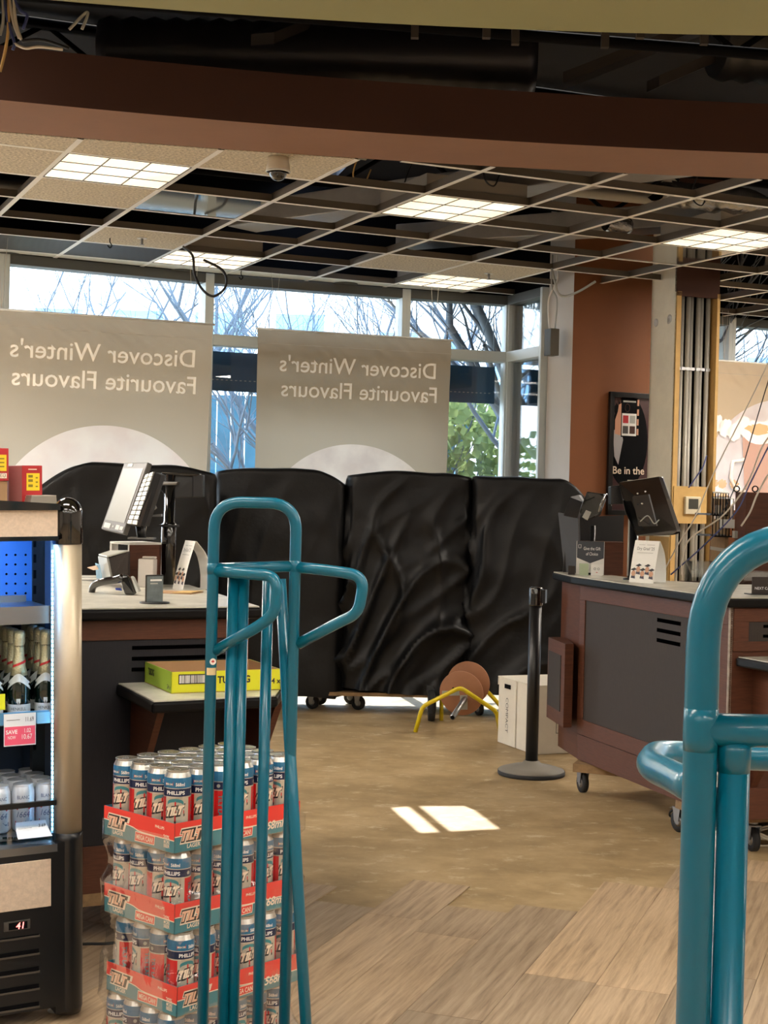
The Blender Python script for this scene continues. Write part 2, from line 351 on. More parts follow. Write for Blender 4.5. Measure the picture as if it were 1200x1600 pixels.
wall('wall_above_return', RP[0], RP[1], 3.0, DECK, 'dark'); wall('wall_above_right', XP[0], (6.6, 14.2), 3.0, DECK, 'dark')
wall('wall_above_corner', (-1.291, 10.64), FP[-1], 3.0, DECK, 'dark')
# white return wall between corner window and orange wall
wp, wq = Vector((1.160, 10.86, 0)), Vector((1.300, 10.555, 0)); o1 = wq + U * .75
mb = MB(); mb.prism([wp, wq, wq + Vector((.05, .12, 0)), wp + Vector((.06, .06, 0))], 0, DECK, 'offwhite'); struct('wall_return', mb)
mb = MB(); mb.prism([wq + U * .002, o1, o1 + V * 1.3, o1 + V * 1.3 - U * .1, o1 + V * .12 - U * .1, wq + V * .12 + U * .05], 0, DECK, 'orange'); struct('wall_orange', mb)

# ------------------------------------------------------------------ beam, bulkheads, plenum
def quad3(P, x):
    (x0, y0), (x1, y1), (x2, y2) = P
    xx = max(-2.6, min(2.6, x)); f = lambda x: y0 * (x - x1) * (x - x2) / ((x0 - x1) * (x0 - x2)) + y1 * (x - x0) * (x - x2) / ((x1 - x0) * (x1 - x2)) + y2 * (x - x0) * (x - x1) / ((x2 - x0) * (x2 - x1))
    y = f(xx)
    if xx != x: y += (x - xx) * (f(xx) - f(xx - .1 * (1 if x > 0 else -1))) / (.1 * (1 if x > 0 else -1))
    return y
BF = [(-1.57, 5.98), (-.04, 6.37), (1.65, 6.57)]; BB = [(-1.71, 6.51), (-.04, 6.88), (1.78, 7.09)]; GF = [(-1.09, 4.75), (-.04, 4.90), (1.21, 4.93)]
xs = [-4.59 + 11.18 * k / 40 for k in range(41)]
mb = MB()
fr_ = [Vector((x, quad3(BF, x), 2.998)) for x in xs]; bk = [Vector((x, quad3(BB, x), 2.998)) for x in xs]
vs = fr_ + bk + [p + Z * .217 for p in bk] + [p + Z * .217 for p in fr_]; N = len(xs); fs = []
for r in range(4):
    for k in range(N - 1): fs.append((r * N + k, r * N + k + 1, ((r + 1) % 4) * N + k + 1, ((r + 1) % 4) * N + k))
mb.add(vs, [f[::-1] for f in fs[:N - 1]], 'tanbeam'); mb.add(vs, [f[::-1] for f in fs[N - 1:]], 'brown'); struct('ceiling_beam', mb)  # beam faces two-tone, part of the difference being light put into the colour
mb = MB(); g1 = [Vector((x, quad3(GF, x), 0)) for x in xs]
mb.prism([(-4.59, -5.99)] + [(6.59, -5.99)] + [(p.x, p.y) for p in g1[::-1]], 3.0, 3.32, 'olive'); struct('ceiling_bulkhead', mb)
deck = mat('roof_deck', (34, 34, 40), .8, var=.2, vscale=3)
# roof deck; unseen hatch and bar added, shaped to cast the sun patch
hp = [Vector((x, y, 0)) - SUN_DIR * ADDED_HATCH_T for x, y in ((.06, 7.0), (.41, 7.14), (.55, 6.54), (.20, 6.42))]
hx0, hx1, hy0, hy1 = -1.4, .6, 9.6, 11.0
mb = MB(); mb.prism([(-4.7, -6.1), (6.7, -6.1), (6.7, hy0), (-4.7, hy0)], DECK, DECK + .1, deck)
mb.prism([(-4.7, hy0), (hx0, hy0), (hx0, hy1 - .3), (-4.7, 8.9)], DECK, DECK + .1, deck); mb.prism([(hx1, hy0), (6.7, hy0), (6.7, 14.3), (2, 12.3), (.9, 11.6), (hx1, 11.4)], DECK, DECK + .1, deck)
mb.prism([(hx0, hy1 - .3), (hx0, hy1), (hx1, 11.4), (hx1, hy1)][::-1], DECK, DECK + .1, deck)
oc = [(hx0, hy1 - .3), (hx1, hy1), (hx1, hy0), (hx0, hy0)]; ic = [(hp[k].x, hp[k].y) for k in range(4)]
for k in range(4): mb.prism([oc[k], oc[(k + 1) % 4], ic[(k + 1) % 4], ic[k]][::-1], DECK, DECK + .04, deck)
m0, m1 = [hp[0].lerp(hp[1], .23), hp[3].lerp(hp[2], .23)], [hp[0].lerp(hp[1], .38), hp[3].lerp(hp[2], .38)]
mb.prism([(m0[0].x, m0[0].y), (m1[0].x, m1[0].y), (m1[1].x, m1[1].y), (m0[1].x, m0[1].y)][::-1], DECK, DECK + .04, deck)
struct('ceiling', mb)

# room outline of the gridded part, used to cut the grid bars
ROOM = [(x, quad3(BB, x) + .01) for x in xs] + [(6.58, 14.1), (5.5, 13.66), (2.82, 12.34), (2.06, 11.98), (o1.x + .02, o1.y + 1.0), (o1.x + .02, o1.y - .01), (wq.x, wq.y - .015), (1.15, 10.86), (.90, 11.40), (.114, 11.14), (-1.291, 10.58), (-2.57, 9.885), (-3.87, 9.18), (-4.59, 8.76)]
COLC = Vector((1.960, 10.22, 0)); cu_, cv_ = Vector((cos(radians(20)), sin(radians(20)), 0)), Vector((-sin(radians(20)), cos(radians(20)), 0))
def inside(x, y):
    c = False; n = len(ROOM)
    for i in range(n):
        x1, y1 = ROOM[i]; x2, y2 = ROOM[(i + 1) % n]
        if (y1 > y) != (y2 > y) and x < (x2 - x1) * (y - y1) / (y2 - y1) + x1: c = not c
    if c:
        d = Vector((x, y, 0)) - COLC
        if -.01 < d.dot(cu_) < .36 and -.01 < d.dot(cv_) < .36: c = False
    return c
def tbar(mb, a, b, w=.028, h=.04):
    a, b = Vector(a), Vector(b); n = int((b - a).length / .02) + 2; run = None; d = (b - a).normalized(); s = d.cross(Z)
    def emit(p, q):
        if (q - p).length < .06: return
        mb.slab([p - s * w / 2, q - s * w / 2, q + s * w / 2, p + s * w / 2], (0, 0, .0015), 'grid')
        mb.slab([p - s * .0012 + Z * .0015, q - s * .0012 + Z * .0015, q + s * .0012 + Z * .0015, p + s * .0012 + Z * .0015], (0, 0, h), 'gridweb')
    for k in range(n + 1):
        p = a + (b - a) * k / n; i_ = inside(p.x, p.y)
        if i_ and run is None: run = p
        if not i_ and run is not None: emit(run, p); run = None
    if run is not None: emit(run, b)
mb = MB()
for i in range(-6, 14): tbar(mb, grid(i, -6), grid(i, 14), h=.045)
for j in range(-8, 14): tbar(mb, grid(-6, j, .0003), grid(14, j, .0003), h=.04)
# perimeter angle
for k in range(len(ROOM)):
    a, b = Vector((*ROOM[k], 2.998)), Vector((*ROOM[(k + 1) % len(ROOM)], 2.998))
struct('ceiling_grid', mb)

# ------------------------------------------------------------------ things in the ceiling grid
def cellq(i, j, m=.014, z=.002):
    a = grid(i, j, z) + U * m + V * m; return [a, a + U * (.61 - 2 * m), a + U * (.61 - 2 * m) + V * (.61 - 2 * m), a + V * (.61 - 2 * m)]
tiles = {(-1, -1): 'cut by the left edge, against the brown beam', (-1, 0): 'at the far left edge, beside the nearest lit fixture', (0, -1): 'between the brown beam and the nearest lit fixture', (0, 1): 'just behind the nearest lit fixture',
         (1, -1): 'holding the dome camera', (1, 3): 'with a sprinkler, left, in front of the vents', (4, 3): 'bluish in window light, in mid ceiling above the second banner', (5, 3): 'with a sprinkler, in front of the far lit fixture', (-2, -1): 'outside the left edge, against the beam'}
for (i, j), lb in tiles.items():
    q = cellq(i, j)
    if j == -1:   # cut to the beam
        for k in (0, 1):
            p = q[k]; 
            while not inside(p.x, p.y + .0) : p = p + V * .01
            q[k] = p + V * .01
    mb = MB(); mb.slab(q, (0, 0, .015), 'tile'); mb.build('ceiling_tile', label='speckled beige mineral ceiling tile ' + lb, cat='ceiling tile', group='mineral tiles still in the ceiling grid')
def spk(name, p):
    e = empty(name, p, label=None)
    return e
# border panels along the window
bp_ = mat('border_panel', (200, 200, 190), .7)
for i, lb in [(-1, 'leftmost'), (0, 'above the first banner, left'), (1, 'above the first banner, right'), (2, 'above the gap between banners'), (3, 'with a disc above the second banner'), (4, 'above the second banner, middle'), (5, 'above the second banner, right')]:
    a = grid(i, 5, .002) + U * .014 + V * .014; q = [a, a + U * .582]
    for b0 in (a + U * .582, a):
        p = Vector(b0)
        while inside(p.x, p.y): p = p + V * .01
        q.append(p - V * .015)
    mb = MB(); mb.slab(q, (0, 0, .012), bp_); mb.build('border_panel', label='pale smooth ceiling panel at the window edge, ' + lb, cat='ceiling panel', group='pale panels along the window edge')
lv = mat('vent_mesh', (60, 62, 62), .6, .2)
for (i, j), lb in {(0, 4): 'left of the two side by side', (1, 4): 'right one, beside a hook'}.items():
    e = empty('ceiling_vent', cellq(i, j)[0], label='grey perforated ceiling vent near the window, ' + lb, cat='vent', group='grey ceiling vents')
    q = [p - cellq(i, j)[0] for p in cellq(i, j)]; mb = MB(); mb.slab(q, (0, 0, .01), lv); mb.build('panel', e)
    mb = MB()
    for k in range(22): mb.slab([q[0] + V * (.026 * k + .008) - Z * .002, q[1] + V * (.026 * k + .008) - Z * .002, q[1] + V * (.026 * k + .018) - Z * .002, q[0] + V * (.026 * k + .018) - Z * .002], (0, 0, .004), 'bezel')
    mb.build('slats', e)
# lit 2x2 fixtures
def lampm(name, s, c=(1, .86, .64)):
    m = bpy.data.materials.new(name); m.use_nodes = True; nt = m.node_tree; b = nt.nodes['Principled BSDF']; b.inputs['Base Color'].default_value = (.8, .8, .78, 1)
    n = nt.nodes.new('ShaderNodeTexNoise'); n.inputs['Scale'].default_value = 2.5; t = nt.nodes.new('ShaderNodeTexCoord'); nt.links.new(t.outputs['Object'], n.inputs['Vector'])
    r = nt.nodes.new('ShaderNodeValToRGB'); r.color_ramp.elements[0].position = .35; r.color_ramp.elements[1].position = .65
    r.color_ramp.elements[0].color = (c[0] * .8, c[1] * .72, c[2] * .62, 1); r.color_ramp.elements[1].color = (*c, 1); nt.links.new(n.outputs['Fac'], r.inputs[0]); nt.links.new(r.outputs[0], b.inputs['Emission Color']); b.inputs['Emission Strength'].default_value = s; return m
LM = lampm('lit_diffuser', .8)
house = mat('fixture_housing', (158, 150, 138), .5, .3)
def fixture(i, j, lb):
    q0 = cellq(i, j, .012, .003); o = q0[0]; q = [p - o for p in q0]
    e = empty('ceiling_light', o, label=lb, cat='ceiling light', group='lit square ceiling lights over the checkouts')
    mb = MB(); mb.slab(q, (0, 0, .004), LM); mb.build('diffuser', e)
    mb = MB(); w_ = .586; d_ = U; f_ = V
    for k in range(4): 
        t0 = w_ * k / 3
        mb.slab([U * (t0 - .003) - Z * .004, U * (t0 + .003) - Z * .004, U * (t0 + .003) + V * w_ - Z * .004, U * (t0 - .003) + V * w_ - Z * .004], (0, 0, .003), 'bezel')
        mb.slab([V * (t0 - .003) - Z * .004, V * (t0 - .003) + U * w_ - Z * .004, V * (t0 + .003) + U * w_ - Z * .004, V * (t0 + .003) - Z * .004], (0, 0, .003), 'bezel')
    mb.build('louvre', e)
    mb = MB(); m_ = .0
    for a_, b_ in ((0, 1), (1, 2), (2, 3), (3, 0)):
        p, r_ = q[a_], q[b_]; c_ = (q[0] + q[2]) / 2; n_ = (c_ - (p + r_) / 2).normalized() * .004
        mb.slab([p + Z * .005, r_ + Z * .005, r_ + n_ + Z * .005, p + n_ + Z * .005], (0, 0, .1), house)
    mb.slab([p + Z * .105 for p in q], (0, 0, .004), house)
    mb.build('housing', e)
fixture(0, 0, 'nearest lit square ceiling light, upper left beside the brown beam'); fixture(3, 0, 'lit square ceiling light just behind the middle of the brown beam')
fixture(6, 0, 'lit square ceiling light at the right, in front of the plaster column'); fixture(2, 4, 'small far lit ceiling light above the gap between the banners, by the window'); fixture(5, 4, 'far lit ceiling light above the second banner, right of it'); fixture(11, 4, 'lit ceiling light at the far right behind the column')
# clear glossy panels
gp = mat('glossy_clear_panel', (150, 148, 140), .06, .85)
for (i, j), lb in {(1, 1): 'behind the nearest lit light', (6, 1): 'in front of the plaster column'}.items():
    mb = MB(); mb.slab(cellq(i, j, .014, .003), (0, 0, .004), gp); mb.build('mirror_panel', label='glossy reflective ceiling panel ' + lb, cat='ceiling panel')

# ------------------------------------------------------------------ sprinklers, camera, hooks, discs
def placed(i, j): return grid(i, j, 0)
for px, py, lb in [(222, 372, 'left sprinkler head, under the tile by the grey vents'), (764, 427, 'sprinkler head under the tile above the second banner')]:
    p = onz(px, py, 2.999); e = empty('sprinkler', p, label='white ' + lb, cat='sprinkler')
    MB().lathe([(.03, -.004), (.032, 0)], (0, 0, 0), 'white', 16).build('escutcheon', e); mb = MB(); mb.lathe([(.006, -.04), (.008, -.03), (.008, -.004)], (0, 0, 0), 'steel', 8); mb.lathe([(.014, -.043), (.014, -.04)], (0, 0, 0), 'steel', 10); mb.build('head', e)
p = onz(435, 246, 2.998); e = empty('security_camera', p, label='beige dome security camera hanging from the ceiling tile below the beam', cat='camera')
cb = mat('camera_shell', (196, 184, 164), .4)
mb = MB(); mb.lathe([(.048, -.0), (.05, -.02), (.055, -.05), (.052, -.062), (.05, -.068)][::-1], (0, 0, 0), cb, 28); mb.build('housing', e)
mb = MB(); mb.lathe([(.042 * cos(a), -.066 - .042 * sin(a)) for a in [k * pi / 2 / 8 for k in range(8)][::-1]] + [(.042, -.066)], (0, 0, 0), 'gloss_black', 24); mb.build('dome', e)
mb = MB(); mb.lathe([(.055, -.068), (.058, -.066), (.055, -.060)], (0, 0, 0), 'white', 28); mb.build('trim_ring', e)
for px, py, lb in [(12, 397, 'far left'), (285, 423, 'above the first banner'), (540, 443, 'above the second banner')]:
    p = onz(px, py, 2.999); MB().lathe([(.085, -.006), (.09, 0)], p, mat('speaker_disc', (70, 70, 66), .7), 24).build('ceiling_disc', label='dark round flush disc in the window edge ceiling panel, ' + lb, cat='speaker', group='round discs in the ceiling edge')
for px, py, lb in [(172, 372, 'from the left sprinkler tile'), (377, 423, 'beside the wires over the first banner')]:
    p = onz(px, py, 2.998); MB().tube(spl([p, p - Z * .025, p + Vector((.012, 0, -.045)), p + Vector((0, 0, -.06)), p + Vector((-.014, 0, -.045))], 5), .0035, 'dark', 6).build('ceiling_hook', label='small dark metal hook hanging ' + lb, cat='hook')

# plenum: ducts, joists, pipes
rnd = random.Random(11)
def rib_duct(p, q, r, name, lb, mt='duct', ribs=True):
    p, q = Vector(p), Vector(q); mb = MB(); L_ = (q - p).length; n = max(2, int(L_ / .05)); prof = []
    for k in range(n + 1): prof.append((r * (1 if k % 2 or not ribs else .90), L_ * k / n))
    mb.lathe(prof, p, mt, 20, axis=(q - p)); mb.build(name, label=lb, cat='duct')
rib_duct(onz(560, 90, 3.50) + Vector((-1.2, 0, 0)), onz(700, 110, 3.50) + Vector((.4, -.2, 0)), .16, 'flexible_duct', 'dark ribbed flexible duct above the open bulkhead gap, centre', mt=mat('dark_duct', (72, 72, 78), .4, .8))
rib_duct(onz(1120, 70, 3.52), onz(1120, 70, 3.52) + Vector((2.4, .5, 0)), .16, 'flexible_duct', 'ribbed duct above the open gap, far right')
rib_duct(grid(1.0, .3, .28), grid(1.6, .9, .3), .12, 'flexible_duct', 'short ribbed duct above the open cell beside the nearest lit light')
for a_, b_, w_, h_, z_, lb in [((2.6, 3.6), (5.2, -1.6), .26, .14, .13, 'from above the second banner to the beam'), ((4.6, 3.9), (8.2, -.9), .24, .14, .15, 'running towards the right light'), ((9.4, 3.5), (11.5, -.5), .3, .2, .16, 'right of the column')]:
    p, q = grid(*a_, z_), grid(*b_, z_); d = (q - p).normalized(); s_ = d.cross(Z) * w_ / 2
    MB().slab([p - s_, q - s_, q + s_, p + s_], (0, 0, h_), mat('duct_grey', (158, 156, 154), .4, .4, var=.15, vscale=3)).build('rectangular_duct', bevel=.006, label='grey sheet metal duct above the open grid, ' + lb, cat='duct')
for k, (a_, b_, z_) in enumerate([((.9, .45), (2.6, .35), .22), ((4.9, .9), (7.4, .75), .24), ((-1.4, 2.5), (1.9, 2.4), .12)]):
    MB().tube([grid(*a_, z_), grid(*b_, z_)], .035, 'pipe' if k < 2 else 'duct', 12).build('overhead_pipe', label=['pale pipe above the open cell near the dome camera', 'pale pipe above the grid between the two right lights', 'dark pipe above the black cells at the left'][k], cat='pipe')
foilp = []
def foil_lump(c, d, lb, seed):
    mb = MB(); n, m_ = 20, 12; vs = []; fs = []; r_ = random.Random(seed)
    for a in range(n):
        for b in range(m_):
            u_ = 2 * pi * b / m_; k = .6 + .4 * sin(pi * a / (n - 1)); q = Vector(((a / (n - 1) - .5) * d[0], cos(u_) * d[1] / 2 * k, sin(u_) * d[2] / 2 * k))
            q *= 1 + .25 * noise.noise(q * 14 + Vector((seed, 0, 0))); vs.append(Vector(c) + U * q.x + V * q.y + Z * q.z)
    for a in range(n - 1):
        for b in range(m_): fs.append((a * m_ + b, a * m_ + (b + 1) % m_, (a + 1) * m_ + (b + 1) % m_, (a + 1) * m_ + b))
    mb.add(vs, fs, 'foil', True); mb.build('foil_duct', label=lb, cat='duct')
foil_lump(grid(6.0, .05, .17), (.75, .2, .16), 'crinkled silver foil duct beside the right ceiling light', 3)
foil_lump(grid(5.6, 1.1, .10), (.16, .2, .14), 'small crumpled foil duct end left of the right ceiling light', 5)
foil_lump(grid(4.2, -1.35, .22), (.6, .2, .12), 'crinkled foil duct above the grid near the beam, centre right', 7)
# joists across the plenum: open web
for k, yv in enumerate([5.3, 6.05, 8.1, 9.6]):
    mb = MB(); z0, z1 = 3.38, 3.70
    a, b = Vector((-4.4, yv - .7, 0)), Vector((6.4, yv + 1.2, 0))
    if k > 1: a, b = Vector((-4.4, yv - 1.9, 0)), Vector((6.4, yv + 2.4, 0))
    mb.tube([a + Z * z0, b + Z * z0], .025, 'dark', 6); mb.tube([a + Z * z1, b + Z * z1], .03, 'dark', 6); n = 24
    for i in range(n):
        p, q = a + (b - a) * i / n, a + (b - a) * (i + 1) / n; mb.tube([p + Z * (z0 if i % 2 else z1), q + Z * (z1 if i % 2 else z0)], .014, 'dark', 5)
    mb.build('roof_joist', kind='structure')
for k, (x, y, z, dx, dy, w_) in enumerate([(1010, 150, 3.3, .9, -.75, .05), (640, 140, 3.3, 0, 0, .05)]):
    pass
for k, (p, q) in enumerate([(onz(880, 135, 3.35), onz(1110, 45, 3.60)), (onz(1020, 140, 3.3), onz(1200, 62, 3.6)), (onz(410, 70, 3.4), onz(470, 45, 3.6))]):
    d = (q - p); s_ = d.normalized().cross(Z) * .06
    MB().slab([p - s_, q - s_, q + s_, p + s_], (0, 0, .05), mat('dark_brace', (62, 56, 52), .6)).build('steel_brace', label=['long dark steel brace above the gap at the right', 'second dark steel brace at the far right above the gap', 'short dark bracket above the gap at the left'][k], cat='brace')
for k, (x, y) in enumerate([(48, 60), (205, 70), (345, 75), (400, 60), (500, 70), (160, 60)]):
    p = onz(600 + x, y, 3.25); MB().box(p + Z * .25, (.03, .03, .5), mat('dark_brace', (62, 56, 52), .6)).build('hanger_strut', label='vertical dark hanger strut above the gap, %s from the left' % ['third', 'fifth', 'sixth', 'seventh', 'eighth', 'fourth'][k], cat='strut')
# ------------------------------------------------------------------ banners
def banner_mat(name, base, light, cx, cz, R, second=None):
    m = bpy.data.materials.new(name); m.use_nodes = True; nt = m.node_tree; L = nt.links; nt.nodes.clear()
    o = nt.nodes.new('ShaderNodeOutputMaterial'); mx = nt.nodes.new('ShaderNodeMixShader'); mx.inputs[0].default_value = .5
    d = nt.nodes.new('ShaderNodeBsdfDiffuse'); t = nt.nodes.new('ShaderNodeBsdfTranslucent')
    tc = nt.nodes.new('ShaderNodeTexCoord'); v = nt.nodes.new('ShaderNodeVectorMath'); v.operation = 'MULTIPLY'; v.inputs[1].default_value = (1, 0, 1); L.new(tc.outputs['Object'], v.inputs[0])
    ds = nt.nodes.new('ShaderNodeVectorMath'); ds.operation = 'DISTANCE'; ds.inputs[1].default_value = (cx, 0, cz); L.new(v.outputs[0], ds.inputs[0])
    lt = nt.nodes.new('ShaderNodeMath'); lt.operation = 'LESS_THAN'; lt.inputs[1].default_value = R; L.new(ds.outputs['Value'], lt.inputs[0])
    n = nt.nodes.new('ShaderNodeTexNoise'); n.inputs['Scale'].default_value = 4; n.inputs['Detail'].default_value = 6; L.new(tc.outputs['Object'], n.inputs['Vector'])
    r = nt.nodes.new('ShaderNodeValToRGB'); L.new(n.outputs['Fac'], r.inputs[0]); r.color_ramp.elements[0].position = .4; r.color_ramp.elements[1].position = .62
    r.color_ramp.elements[0].color = (*lin(light), 1); r.color_ramp.elements[1].color = (*lin(second or light), 1)
    mc = nt.nodes.new('ShaderNodeMix'); mc.data_type = 'RGBA'; mc.inputs[6].default_value = (*lin(base), 1); L.new(r.outputs[0], mc.inputs[7]); L.new(lt.outputs[0], mc.inputs[0])
    L.new(mc.outputs[2], d.inputs[0]); L.new(mc.outputs[2], t.inputs[0]); L.new(d.outputs[0], mx.inputs[1]); L.new(t.outputs[0], mx.inputs[2]); L.new(mx.outputs[0], o.inputs[0]); return m
def ink_mat(name, col, a):
    m = bpy.data.materials.new(name); m.use_nodes = True; nt = m.node_tree; L = nt.links; b = nt.nodes['Principled BSDF']; b.inputs['Base Color'].default_value = (*lin(col), 1); b.inputs['Roughness'].default_value = .8; b.inputs['Alpha'].default_value = a; return m
lett = bpy.data.materials.new('banner_letter'); lett.use_nodes = True; _n = lett.node_tree; _n.nodes.clear(); _o = _n.nodes.new('ShaderNodeOutputMaterial'); _a = _n.nodes.new('ShaderNodeAddShader'); _t = _n.nodes.new('ShaderNodeBsdfTransparent'); _d = _n.nodes.new('ShaderNodeBsdfDiffuse'); _d.inputs[0].default_value = (.62, .60, .57, 1); _n.links.new(_t.outputs[0], _a.inputs[0]); _n.links.new(_d.outputs[0], _a.inputs[1]); _n.links.new(_a.outputs[0], _o.inputs[0])
def banner(P, Q, h, lb, seed, bm, lines, narrow=.0, tsize=.112, rim=True):
    P, Q = Vector(P), Vector(Q); ux = (Q - P); W = ux.length; ux.normalize(); ang = atan2(ux.y, ux.x); rise = (Q - P).z
    root = empty('hanging_banner', P, ang, label=lb, cat='banner', group='fabric banners hung in front of the windows')
    nx, nz = 64, 60; vs = []; fs = []; Wh = hypot(Q.x - P.x, Q.y - P.y)
    def pos(x, z):   # x 0..Wh, z 0..-h
        t = -z / h; y = .012 * sin(x * 5 + seed) * t + .006 * noise.noise(Vector((x * 5, z * 2.2, seed)))
        if t < .14: y += .012 * noise.noise(Vector((x * 16 + z * 22, z * 9, seed * 3)))
        y += .004 * noise.noise(Vector((x * 3 + z * 5, z * 6 + 5, seed)))
        e = min(1, abs(x - Wh) / .12); y += -.02 * (1 - e) ** 2 * t
        return Vector((x - narrow * t * (x / Wh), y, z + rise * x / Wh))
    for b in range(nz + 1):
        for a in range(nx + 1): vs.append(pos(Wh * a / nx, -h * b / nz))
    for b in range(nz):
        for a in range(nx): i = b * (nx + 1) + a; fs.append((i, i + 1, i + nx + 2, i + nx + 1))
    mb = MB(); mb.add(vs, fs, bm, True); mb.build('cloth', root)
    mb = MB(); mb.tube([(-.012, 0, .004), (Wh + .012, 0, rise + .004)], .007, 'white', 8); mb.build('rod', root)
    hem = mat('banner_hem', (188, 172, 150), .8)
    mb = MB()
    for x in [k * Wh / 90 for k in range(90)]:
        a, b = pos(x, -.098), pos(x + Wh / 90, -.098); mb.slab([a + Vector((0, -.002, 0)), b + Vector((0, -.002, 0)), b + Vector((0, -.002, .004)), a + Vector((0, -.002, .004))], (0, .001, 0), hem)
    mb.build('hem', root)
    mb = MB()
    for (t, zz, xr, wm) in lines:
        fn = lambda x, y, zz=zz, xr=xr: (lambda p: Vector((p.x, p.y - .006, p.z)))(pos(Wh - xr - x, zz + y))
        mb.text(t, tsize, fn, lett, wmax=wm, bold=.006)
    if lines: mb.build('lettering', root)
    mb = MB()
    for x in (.12, Wh - .14):
        top = root.matrix_basis.inverted() @ Vector((0, 0, 0)) if False else Vector((x, 0, 2.998 - P.z))
        mb.tube([(x, 0, rise * x / Wh + .01), (x - .03, .0, 2.998 - P.z)], .0012, 'cable_w', 5); mb.tube([(x, 0, rise * x / Wh + .01), (x + .03, .0, 2.998 - P.z)], .0012, 'cable_w', 5)
    mb.build('hanging_wire', root)
    return root
q = at(333, 508, 9.85); dB = U
p0 = Vector((q.x, q.y, 2.55)) - U * 1.49
banner(p0, (q.x, q.y, 2.55), 1.3, 'larger cream fabric banner nearest the fridge, mirrored lettering seen from behind, left of two', 1.3, banner_mat('banner_print_left', (188, 171, 148), (232, 216, 200), .80, -1.43, .74, (226, 205, 190)), [("Discover Winter's", -.285, .115, 1.24), ('Favourite Flavours', -.46, .10, 1.28)], narrow=.035)
p1 = at(403, 514, 10.45); q1 = Vector((p1.x, p1.y, 0)) + Vector((cos(.37), sin(.37), 0)) * 1.475
banner((p1.x, p1.y, 2.597), (q1.x, q1.y, 2.602), 1.2, 'smaller cream fabric banner in front of the corner window, mirrored lettering, right of two', 4.1, banner_mat('banner_print_middle', (178, 161, 138), (222, 204, 186), .74, -1.50, .72, (206, 186, 170)), [("Discover Winter's", -.285, .115, 1.24), ('Favourite Flavours', -.46, .10, 1.28)], narrow=.03)
# third banner with the mug
p2 = at(1112, 563, 11.9); q2 = p2 + U * 1.45
b3 = banner((p2.x, p2.y, p2.z), (q2.x, q2.y, p2.z + .0), 1.35, 'beige fabric banner picturing a frothy mug, right of the plaster column', 7.7, banner_mat('banner_print_right', (206, 184, 156), (232, 222, 218), .72, -1.08, .80, (222, 206, 202)), [])
mugc = ink_mat('mug_print', (196, 150, 128), .7); foamc = ink_mat('foam_print', (244, 238, 236), .8); frothc = ink_mat('froth_print', (214, 174, 120), .7)
mb = MB()
def disc(mb, cx, cz, rx, rz_, mt, y, n=24, jig=0): mb.poly([(cx + rx * cos(2 * pi * k / n) * (1 + jig * noise.noise(Vector((k * .9, cx, cz)))), y, cz + rz_ * sin(2 * pi * k / n) * (1 + jig * noise.noise(Vector((k * .9, cz, cx))))) for k in range(n)][::-1], mt)
for k in range(7): disc(mb, .05 + k * .09, -.5 - .03 * (k % 3), .07, .07, foamc, -.014, jig=.3)
mb.poly([(.31, -.014, -.60), (.66, -.014, -.60), (.62, -.014, -1.12), (.35, -.014, -1.12)][::-1], mugc); disc(mb, .485, -.56, .19, .09, foamc, -.016, jig=.2); disc(mb, .47, -.53, .12, .045, frothc, -.018, jig=.5)
mb.tube([(.33, -.016, -.78), (.22, -.016, -.80), (.20, -.016, -.93), (.25, -.016, -1.02), (.35, -.016, -1.04)], .016, foamc, 8)
for k in range(9): disc(mb, .04 + (k * .37 % .32), -.98 - .05 * (k % 4), .045, .035, [frothc, foamc][k % 2], -.016 - .0004 * k, jig=.5)
mb.build('mug_print', b3)

# ------------------------------------------------------------------ column with exposed conduits
cc = COLC; W1, W2 = .34, .33
P = lambda a, b, z: cc + cu_ * a + cv_ * b + Z * z
root = empty('conduit_column', P(0, 0, 0), label='square plaster column with an open side showing grey conduits', cat='column')
def lo(mb, name, par, **kw):
    mb.v = [tuple(Vector(v) - par.matrix_basis.translation) for v in mb.v]; return mb.build(name, par, **kw)
mb = MB(); mb.slab([P(0, .0, 0), P(0, W2, 0), P(.02, W2, 0), P(.02, 0, 0)], (0, 0, DECK - .01), 'plaster'); mb.slab([P(0, W2 - .02, 0), P(W1, W2 - .02, 0), P(W1, W2, 0), P(0, W2, 0)], (0, 0, DECK - .01), 'plaster')
mb.slab([P(.0, -.002, 2.9), P(W1, -.002, 2.9), P(W1, .02, 2.9), P(.0, .02, 2.9)], (0, 0, .84), 'brown')
for (yy, zz, r_) in ((.08, 2.72, .03), (.26, 2.71, .028), (.09, 2.705, .02)):
    mb.lathe([(r_ * .5, .0), (r_, .0), (r_, .002), (r_ * .5, .002)], P(-.001, yy, zz), 'white', 14, axis=-cu_)
lo(mb, 'plaster_skin', root)
mb = MB()
for a0, a1 in ((0, .035), (W1 - .022, W1)): mb.slab([P(a0, -.012, .5), P(a1, -.012, .5), P(a1, .01, .5), P(a0, .01, .5)], (0, 0, 2.4), 'tan')
mb.slab([P(0, -.012, 2.87), P(W1, -.012, 2.87), P(W1, .01, 2.87), P(0, .01, 2.87)], (0, 0, .035), 'brown'); mb.slab([P(W1 - .02, 0, 0), P(W1, 0, 0), P(W1, W2, 0), P(W1 - .02, W2, 0)], (0, 0, 2.9), 'tan')
lo(mb, 'timber_edge', root)
mb = MB(); mb.slab([P(.03, .13, 0), P(W1 - .02, .13, 0), P(W1 - .02, .14, 0), P(.03, .14, 0)], (0, 0, 2.9), 'dark'); lo(mb, 'backing', root)
